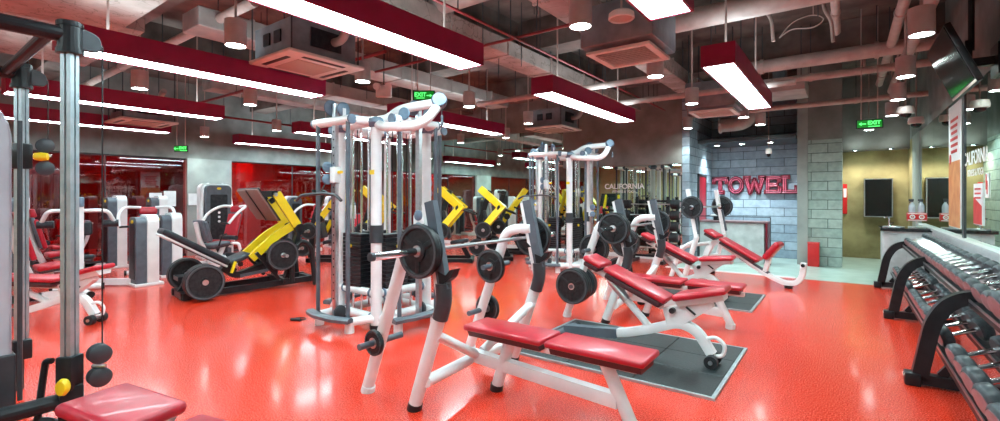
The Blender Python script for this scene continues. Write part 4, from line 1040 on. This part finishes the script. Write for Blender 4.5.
MB().bar((1.66, -.30, .96), (1.66, .30, .96), .08, .08).build('cross_bar', 'black', r); MB().bar((1.25, -.28, 1.55), (1.25, .28, 1.55), .10, .10).build('cross_bar', 'black', r)
MB().bar((-.05, 0, .30), (.30, 0, .30), .30, .06).build('horn_mount', 'black', r)
MB().bar((.0, 0, .08), (.19, 0, .34), .10, .10).build('front_post', 'black', r)
th = math.atan2(.55, .87)
MB().box((.19, 0, .75), (1.0, .44, .09), rot=(0, th, 0), bev=.03, seg=3).build('back_pad', 'black_pad', r)
MB().box((.165, 0, .69), (1.0, .38, .03), rot=(0, th, 0), bev=.008).build('back_board', 'cream', r)
MB().bar((-.10, 0, .86), (.75, 0, .33), .10, .06).build('back_frame', 'black', r)
MB().box((.76, 0, .52), (.34, .42, .08), rot=(0, R(-22), 0), bev=.03, seg=3).build('seat_pad', 'black_pad', r)
MB().tube([(.55, 0, .40), (.75, 0, .24), (1.32, 0, .40)], 0, fil=.1, sec=[(-.07, -.05), (.07, -.05), (.07, .05), (-.07, .05)]).build('seat_rail', 'black', r)
MB().bar((.80, 0, .24), (1.30, 0, .30), .16, .05).build('tread_step', 'grey', r)
th2 = math.atan2(.45, .29)
fp = MB().box((1.10, .06, 1.37), (.60, .96, .035), rot=(0, th2, 0), bev=.008); fp.build('foot_plate', 'perf', r)
MB().box((1.118, .06, 1.38), (.62, .99, .02), rot=(0, th2, 0)).box((1.092, .06, 1.366), (.60, .014, .05), rot=(0, th2, 0)).build('foot_plate_frame', 'black', r)
MB().bar((1.2, -.22, 1.42), (1.3, -.22, 1.5), .06, .08).build('plate_strut', 'black', r); MB().bar((1.2, .22, 1.42), (1.3, .22, 1.5), .06, .08).build('plate_strut', 'black', r)
lpm = Matrix.Translation((-7.96, 2.81, 0)) @ Matrix.Rotation(R(82), 4, 'Z'); lrz = R(82)
g = 'plates on the leg press'
def lp_plate(s, y, z, Rr, t, label): 
    p = lpm @ Vector((s, y, z)); plate(Rr, t, p, lrz, label, g, 'plain')
for i, y in enumerate((-.575, -.515, -.455)): lp_plate(.19, y, .28, .255, .055, ['outermost', 'middle', 'innermost'][i] + ' big plate on the near horn beside the leg press back pad')
for i, y in enumerate((.47, .54)): lp_plate(.19, y, .28, .255, .055, ['inner', 'outer'][i] + ' big plate on the far horn beneath the leg press back pad')
lp_plate(1.32, -.44, .56, .25, .055, 'plate on the near horn under the yellow leg press arms')
lp_plate(1.32, .42, .56, .25, .05, 'inner plate on the far horn under the yellow leg press arms'); lp_plate(1.32, .485, .56, .25, .05, 'outer plate on the far horn under the yellow leg press arms')

# ------------------------------------------------------------------ plate loaded machines before the mirrors
def plate_machine(kind=0):
    r = empty('plate_loaded_machine')
    for s in (-1, 1): MB().bar((-.44, s * .32, .06), (.40, s * .32, .06), .08, .08).build('base_rail', 'black', r)
    for x in (-.40, .36): MB().bar((x, -.36, .05), (x, .36, .05), .08, .08).build('cross_bar', 'black', r)
    MB().tube([(-.45, 0, .08), (-.40, 0, .9), (-.15, 0, 1.65)], 0, fil=.2, sec=[(-.06, -.05), (.06, -.05), (.06, .05), (-.06, .05)]).build('main_post', 'black', r)
    MB().tube([(.3, 0, .08), (.12, 0, .42)], 0, sec=[(-.05, -.05), (.05, -.05), (.05, .05), (-.05, .05)]).build('seat_post', 'black', r)
    MB().box((.08, 0, .47), (.42, .38, .08), rot=(0, R(-8), 0), bev=.03, seg=3).build('seat_pad', 'black_pad', r)
    MB().box((-.22, 0, .86), (.08, .36, .66), rot=(0, R(-12), 0), bev=.03, seg=3).build('back_pad', 'black_pad', r)
    for s in (-1, 1):
        y = s * .42
        if kind == 0:
            MB().tube([(-.38, y * .75, 1.70), (.12, y, 1.26), (-.32, y, .74)], 0, sec=[(-.04, -.08), (.04, -.08), (.04, .08), (-.04, .08)]).build('lever_arm', 'yellow', r)
        else:
            MB().tube([(.42, y * .8, 1.70), (-.10, y, .98)], 0, sec=[(-.035, -.065), (.035, -.065), (.035, .065), (-.035, .065)]).build('lever_arm', 'yellow', r)
            MB().tube([(-.10, y, .98), (-.28, y, .62)], 0, sec=[(-.03, -.045), (.03, -.045), (.03, .045), (-.03, .045)]).build('lever_end', 'yellow', r)
        MB().cyl((.10 if kind == 0 else -.08, y - .05, 1.24 if kind == 0 else 1.0), (.10 if kind == 0 else -.08, y + .05, 1.24 if kind == 0 else 1.0), .08, seg=18).build('pivot_hub', 'black', r)
        MB().bar((-.15, s * .06, 1.58), (-.3, y * .75, 1.64), .06, .06).build('pivot_bracket', 'black', r)
        MB().cyl((-.30, y, .74), (-.30, s * .74, .74), .024, seg=14).build('plate_horn', 'steel', r)
        MB().cyl((-.45, s * .1, .35), (-.45, s * .66, .35), .024, seg=14).build('storage_horn', 'steel', r)
        MB().tube([(.10, y, 1.24), (.42, y * .9, 1.12), (.46, y * .6, 1.10)], .022, 10, fil=.05).build('hand_grip', 'black', r)
    return r
PM = [plate_machine(0), plate_machine(1)]; pu = set()
def pm(k, x, y, rz, label, plates=3):
    o = PM[k] if k not in pu else copy_tree(PM[k]); pu.add(k)
    place(o, (x, y, 0), rz); tag(o, label, 'exercise machine', 'yellow armed plate machines')
    m = Matrix.Translation((x, y, 0)) @ Matrix.Rotation(rz, 4, 'Z')
    what = label.split(' machine')[0]
    for i, (s, px_, pz, yy) in enumerate([(-1, -.30, .74, .52), (1, -.30, .74, .52), (-1, -.45, .35, .48)][:plates]):
        p = m @ Vector((px_, s * yy, pz))
        plate(.19, .05, p, rz, ['plate on the near arm of the ', 'plate on the far arm of the ', 'plate stored low on the near side of the '][i] + what, 'plates on the yellow machines', 'plain')
pm(0, -7.32, 8.25, R(36), 'leftmost yellow chevron machine before the mirrors')
pm(0, -6.75, 9.05, R(36), 'middle yellow chevron machine before the mirrors')
pm(1, -7.20, 10.25, R(36), 'slanted yellow arm machine before the mirrors')
pm(1, -9.75, 6.55, R(36), 'slanted yellow arm machine left behind the first cable station')
pm(0, -8.80, 7.30, R(36), 'yellow chevron machine hidden behind the first cable station')

# ------------------------------------------------------------------ fixed barbell rack at the mirrors
r = empty('barbell_rack', (-3.62, 10.75, 0)); tag(r, 'black upright rack holding fixed barbells at the mirrored wall', 'rack')
for s in (-1, 1):
    MB().bar((s * .36, -.30, .04), (s * .36, .25, .04), .07, .07).build('foot_bar', 'black', r)
    MB().bar((s * .36, -.05, .05), (s * .36, .20, 1.50), .06, .07).build('upright', 'black', r)
    for i in range(5):
        z = .30 + i * .245
        MB().bar((s * .36, -.02 + z * .17 - .02, z), (s * .36, -.17 + z * .17 - .02, z + .03), .04, .03).build('bar_hook', 'black', r)
for z in (.15, 1.4): MB().bar((-.36, -.03 + z * .17, z), (.36, -.03 + z * .17, z), .05, .05).build('cross_bar', 'black', r)
def fixed_bar():
    r = empty('fixed_barbell'); rot = Matrix.Rotation(PI / 2, 4, 'Y')
    MB().cyl((-.46, 0, 0), (.46, 0, 0), .016, seg=12).build('shaft', 'steel', r)
    for s in (-1, 1):
        MB().lathe([(0, s * .46), (.08, s * .46), (.105, s * .48), (.105, s * .64), (.085, s * .665), (0, s * .665)], rot, 24).build('head', 'rubber', r)
        MB().lathe([(0, s * .666), (.06, s * .666), (.06, s * .670), (0, s * .670)], rot, 18).build('end_disc', 'disc_floor_tint', r)
    return r
fb = fixed_bar()
for i in range(5):
    z = .30 + i * .245
    o = fb if i == 0 else copy_tree(fb); place(o, (-3.62, 10.75 - .12 + z * .17 - .04, z + .052))
    tag(o, 'fixed black barbell on the %s rung of the upright rack' % ['lowest', 'second lowest', 'middle', 'second highest', 'highest'][i], 'barbell', 'fixed barbells')

# ------------------------------------------------------------------ recess: lettering and counter
r = empty('lettering_sign', (-1.90, 13.36, 1.80)); r.scale = (.97, 1, 1.14); tag(r, 'dark red raised lettering on the blue grey block wall', 'sign')
h = .40
def stroke(mb, pts, w, d0, d1):
    for a, c in zip(pts, pts[1:]):
        a, c = Vector((a[0], 0, a[1])), Vector((c[0], 0, c[1])); dirv = (c - a).normalized()
        m_ = (a + c) / 2; ang = math.atan2(dirv.z, dirv.x)
        mb.box((m_.x, (d0 + d1) / 2, m_.z), ((c - a).length + w, d1 - d0, w), rot=(0, -ang, 0), bev=.008, seg=1)
def arc(cx, cz, rx, rz_, a0, a1, n=14): return [(cx + rx * math.cos(a0 + (a1 - a0) * k / n), cz + rz_ * math.sin(a0 + (a1 - a0) * k / n)) for k in range(n + 1)]
LET = {'T': (.37, [[(-.16, .15), (.16, .15)], [(0, .15), (0, -.15)], [(-.16, .15), (-.16, .08)], [(.16, .15), (.16, .08)], [(-.06, -.16), (.06, -.16)]]),
       'O': (.40, [arc(0, 0, .14, .15, 0, 2 * PI, 20)]),
       'W': (.47, [[(-.19, .15), (-.10, -.15), (0, .11), (.10, -.15), (.19, .15)], [(-.22, .16), (-.13, .16)], [(.13, .16), (.22, .16)]]),
       'E': (.36, [[(-.11, .15), (-.11, -.15)], [(-.15, .15), (.14, .15), (.14, .09)], [(-.11, 0), (.08, 0)], [(-.15, -.15), (.15, -.15), (.15, -.08)]]),
       'L': (.36, [[(-.10, .15), (-.10, -.15)], [(-.15, .16), (-.03, .16)], [(-.15, -.15), (.15, -.15), (.15, -.06)]])}
x = -.94
for ch in 'TOWEL':
    w, sts = LET[ch]; cx = x + w / 2; x += w
    m = MB(); p = MB()
    for st in sts:
        q = [(a + cx, c) for a, c in st]
        stroke(m, q, .098, -.06, .04)
        for dd in (-.022, .022):
            V2 = [Vector(z_) for z_ in q]; off = []
            closed = (V2[0] - V2[-1]).length < 1e-4
            for i_, p_ in enumerate(V2):
                a_ = V2[i_ - 1] if i_ > 0 else (V2[-2] if closed else p_); c_ = V2[i_ + 1] if i_ < len(V2) - 1 else (V2[1] if closed else p_)
                d_ = ((p_ - a_).normalized() if (p_ - a_).length > 1e-6 else Vector((0, 0))) + ((c_ - p_).normalized() if (c_ - p_).length > 1e-6 else Vector((0, 0)))
                d_ = d_.normalized() if d_.length > 1e-6 else Vector((1, 0))
                off.append((p_.x - d_.y * dd, -.063, p_.y + d_.x * dd))
            p.tube(off, .0075, 6)
    lo = m.build('letter', 'sign_red', r); p.build('neon_tube', 'sign_pink', lo)
M['edge_dull'] = mottled('dull_pink_edge', (.16, .09, .10), (.22, .13, .14), 6, .5)
r = empty('reception_counter', (-2.1, 12.15, 0)); tag(r, 'pale counter standing under the red lettering', 'counter')
MB().box((-.05, 0, .45), (1.40, .44, .90), bev=.008, seg=1).build('front_panel', 'counter', r)
MB().box((-.03, 0, .925), (1.50, .52, .045), bev=.006, seg=1).build('worktop', 'edge_dull', r)
MB().box((.70, -.05, .46), (.045, .46, .92), bev=.005, seg=1).build('end_post', 'sign_red', r); MB().bar((-.75, -.30, 1.05), (.78, -.30, 1.05), .018, .018).bar((.78, -.30, 0), (.78, -.30, 1.05), .018, .018).build('rail', 'dgrey', r)
r = empty('paper_tray', (-2.45, 12.1, .948)); tag(r, 'white tray on a black stand on the pale counter', 'tray')
MB().box((0, 0, .05), (.16, .14, .10), bev=.01).build('stand', 'black', r); MB().box((.03, 0, .12), (.34, .24, .035), bev=.008).build('tray_top', 'cream', r)
r = empty('waste_bin', (-.55, 12.24, 0)); tag(r, 'tall red bin standing against the block pier', 'bin')
MB().box((0, 0, .25), (.21, .2, .50), bev=.012).build('body', 'red_box', r); MB().box((0, 0, .505), (.22, .21, .025), bev=.008).build('lid', 'decal_red', r)
# ------------------------------------------------------------------ end wall and passage
r = empty('glass_cabinet', (.64, YB - .14, 1.48)); tag(r, 'black glazed cabinet on the ochre end wall', 'cabinet')
MB().box((0, .03, 0), (.54, .20, .92), bev=.01).build('body', 'black', r); MB().box((0, -.075, 0), (.48, .012, .86)).build('glass_front', 'glassy', r)
MB().box((-.26, -.07, 0), (.02, .03, .92)).box((.26, -.07, 0), (.02, .03, .92)).box((0, -.07, .45), (.54, .03, .02)).box((0, -.07, -.45), (.54, .03, .02)).build('trim', 'steel', r)
r = empty('wall_sign', (.0, YB - .02, 1.45)); tag(r, 'narrow red and white upright sign at the corner of the pier', 'sign')
MB().box((0, 0, 0), (.09, .03, .75), bev=.004, seg=1).build('panel', 'red_box', r); MB().box((0, -.017, .15), (.06, .004, .22)).build('white_field', 'decal', r)
# counter with black top at the mirrors
r = empty('service_counter', (.84, 10.72, 0)); tag(r, 'white fronted counter with a black top at the end of the dumbbell rack', 'counter')
MB().box((-.0, 0, .46), (.62, .62, .92), bev=.006, seg=1).build('cabinet_body', 'counter', r); MB().box((-.01, -.01, .945), (.68, .68, .05), bev=.006, seg=1).build('worktop', 'counter_top', r)
for s in (-1, 1): MB().box((s * .155, -.312, .46), (.295, .012, .84), bev=.003, seg=1).build('door', 'counter', r)
MB().box((-.313, .0, .46), (.012, .55, .84), bev=.003, seg=1).build('side_panel', 'counter', r)
def tap(x, y, label):
    r = empty('tap', (x, y, .97)); tag(r, label, 'tap', 'counter taps')
    MB().cyl((0, 0, 0), (0, 0, .03), .035, .03, seg=18).build('base', 'chrome', r)
    MB().tube([(0, 0, .02), (0, 0, .15), (-.02, -.03, .19), (-.07, -.09, .17)], .012, 10, fil=.04).build('spout', 'chrome', r); MB().tube([(0, 0, .05), (.06, .03, .08)], .009, 8).build('lever', 'chrome', r)
tap(.63, 10.75, 'chrome tap on the left of the black counter top')
r = empty('sink', (.68, 10.62, .972)); tag(r, 'steel basin rim set on the black counter top', 'sink')
MB().lathe([(.13, 0), (.15, 0), (.15, .02), (.12, .02), (.10, .004), (0, .002), (0, 0), (.13, 0)], None, 26).build('rim', 'steel', r)
# cup dispenser with two bottles
r = empty('bottle_stand', (.99, 10.72, .97)); tag(r, 'red and white stand for spray bottles on the black counter top', 'stand')
MB().box((0, 0, .012), (.22, .16, .024), bev=.006).build('base', 'steel', r); MB().cyl((0, .03, .02), (0, .03, .15), .014, seg=12).build('stem', 'steel', r)
MB().box((0, 0, .19), (.26, .12, .14), bev=.01).build('holder', 'red_box', r)
m = MB()
for s in (-1, 1):
    m.tube([(s * .06 + .03 * math.cos(a), -.063, .19 + .03 * math.sin(a)) for a in [k * 2 * PI / 16 for k in range(16)]], .008, 6, closed=True)
    m.box((s * .06, -.064, .19), (.02, .004, .012))
m.box((0, -.061, .245), (.24, .004, .012)).box((0, -.061, .135), (.24, .004, .012)); m.build('printed_rings', 'decal', r)
for i, s in enumerate((-1, 1)):
    r = empty('spray_bottle', (.99 + s * .06, 10.72, 1.232)); tag(r, ['left', 'right'][i] + ' clear spray bottle in the red and white stand', 'bottle', 'spray bottles')
    MB().lathe([(0, 0), (.042, 0), (.045, .02), (.045, .11), (.03, .15), (.016, .17), (.016, .19), (0, .19)], None, 20).build('body', 'shroud', r)
    MB().box((-.01, 0, .215), (.07, .022, .035), bev=.006).cyl((0, 0, .185), (0, 0, .205), .02, seg=14).tube([(-.02, 0, .205), (-.035, 0, .165)], .006, 6).build('trigger_head', 'dgrey', r)
# ------------------------------------------------------------------ prints on the right mirrors
r = empty('poster', (XR - .008, 8.72, 1.92)); tag(r, 'tall white and orange banner hung on the right mirrors', 'poster')
MB().box((0, 0, 0), (.012, .82, 1.66)).build('sheet', 'paper', r); MB().box((-.007, 0, -.38), (.004, .80, .88)).build('orange_field', 'poster', r)
m = MB()
for i in range(6): m.box((-.008, .02 * (i % 2), .62 - i * .085), (.004, .52 - .05 * (i % 3), .04))
m.lathe([(0, 0), (.07, 0), (.07, .003), (0, .003)], Matrix.Translation((-.007, .28, .1)) @ Euler((0, -PI / 2, 0)).to_matrix().to_4x4(), 18).build('printed_lines', 'decal_red', r)
struct(B('trim_7', XR - .012, XR, 8.10, 8.22, .99, 2.8, 'dgrey'))
r = empty('wall_lettering', (XR - .0010, 7.55, 1.86)); tag(r, 'white CALIFORNIA lettering stuck on the right mirrors', 'lettering')
m = MB(); text_bm(m, 'CALIFORNIA', .22, face((0, 0, .09), '-X'), .0004, bold=.004); m.build('large_line', 'decal', r); m = MB(); text_bm(m, 'FITNESS & YOGA', .11, face((0, 0, -.08), '-X'), .0004, bold=.002); m.build('small_line', 'decal', r)
r = empty('notice', (XR - .006, 7.35, 1.42)); tag(r, 'small white and red notice on the right mirrors below the lettering', 'notice')
MB().box((0, 0, 0), (.01, .42, .46)).build('sheet', 'paper', r); MB().poly([(-.20, -.22), (.20, -.22), (.20, -.02), (-.20, .08)], .003, face((-.006, 0, 0), '-X')).build('red_field', 'decal_red', r)
m = MB()
for i in range(3): m.box((-.007, .0, .17 - i * .05), (.003, .28, .02))
m.build('printed_lines', 'decal_red', r)
r = empty('mirror_badge', (XR - .005, 6.95, 1.62)); tag(r, 'small white and red emblem sticker on the right mirrors', 'sticker')
MB().box((0, 0, 0), (.008, .13, .26), bev=.003, seg=1).build('sticker_sheet', 'decal', r); MB().box((-.005, .02, .04), (.004, .03, .16)).box((-.005, -.02, -.02), (.004, .03, .14)).build('emblem', 'decal_red', r)
# lettering on the back mirrors
for i, x in enumerate((-4.45, -6.75)):
    r = empty('wall_lettering', (x, YM - .0110, 1.70)); tag(r, ['white CALIFORNIA lettering on the back mirrors near the barbell rack', 'white CALIFORNIA lettering on the back mirrors behind the far cable station'][i], 'lettering')
    m = MB(); text_bm(m, 'CALIFORNIA', .18, face((0, 0, .06), '-Y'), .0004, bold=.004); m.build('large_line', 'decal', r); m = MB(); text_bm(m, 'FITNESS & YOGA', .08, face((0, 0, -.07), '-Y'), .0004, bold=.002); m.build('small_line', 'decal', r)
# paper notices on the glazing
for i, (y, z, w, h_) in enumerate([(4.25, 1.42, .26, .36), (4.55, 1.46, .26, .38), (5.1, 1.44, .30, .30)]):
    r = tag(MB().box((XL + .012 + (.02 if i == 2 else -.0), y, z), (.006, w, h_)).build('paper_notice', 'paper'), ['left paper sheet stuck on the dark glazing', 'right paper sheet stuck on the dark glazing', 'paper sheet stuck on the concrete pier'][i], 'notice', 'paper notices')

# small things on the floor by the first cable station
r = empty('cable_attachment', (-5.35, 3.12, 0), R(20)); tag(r, 'small black cable grip lying on the red floor by the first cable station', 'cable attachment')
MB().cyl((-.07, 0, .018), (.07, 0, .018), .018, seg=14).build('hand_grip', 'rubber', r)
MB().tube([(-.075, 0, .018), (-.08, .09, .01), (0, .15, .008), (.08, .09, .01), (.075, 0, .018)], .007, 8, fil=.04).build('strap', 'black', r)
# studio bikes behind the tinted glazing
def bike():
    r = empty('studio_bike')
    MB().lathe([(0, -.02), (.20, -.02), (.23, -.012), (.23, .012), (.20, .02), (0, .02)], Matrix.Translation((.38, 0, .36)) @ Matrix.Rotation(PI / 2, 4, 'X'), 26).build('flywheel', 'steel', r)
    MB().tube([(.50, 0, .10), (.30, 0, .55), (.35, 0, 1.02)], .035, 10, fil=.1).tube([(-.42, 0, .10), (-.10, 0, .45), (.30, 0, .50)], .04, 10, fil=.1).tube([(-.05, 0, .42), (-.22, 0, .95)], .03, 10).build('frame', 'red_box', r)
    for x in (-.45, .52): MB().cyl((x, -.26, .05), (x, .26, .05), .035, seg=12).build('foot_bar', 'black', r)
    MB().lathe([(0, .03), (.09, .02), (.12, 0), (.10, -.02), (0, -.03)], Matrix.Translation((-.23, 0, .98)) @ Matrix.Scale(1.25, 4, (1, 0, 0)), 18).build('saddle', 'black_pad', r)
    MB().tube([(.35, 0, 1.02), (.36, -.18, 1.04), (.52, -.20, 1.10), (.55, -.14, 1.12)], .016, 8, fil=.05).build('handlebar', 'black', r)
    MB().tube([(.35, 0, 1.02), (.36, .18, 1.04), (.52, .20, 1.10), (.55, .14, 1.12)], .016, 8, fil=.05).build('handlebar', 'black', r)
    for s in (-1, 1): MB().tube([(.0, s * .06, .38), (.0 + s * .10, s * .08, .30), (.0 + s * .10, s * .16, .30)], .014, 8).build('crank', 'steel', r)
    return r
bk = bike(); n_ = 0
for i in range(9):
    for j in range(2):
        y = -3.2 + i * 1.15
        if y > 6.0 and j == 1: continue
        o = bk if n_ == 0 else copy_tree(bk); n_ += 1
        place(o, (XL - 1.0 - j * 1.5, y + j * .5, 0), R(20)); tag(o, 'red framed studio bike dimly seen behind the tinted glazing', 'exercise bike', 'studio bikes')
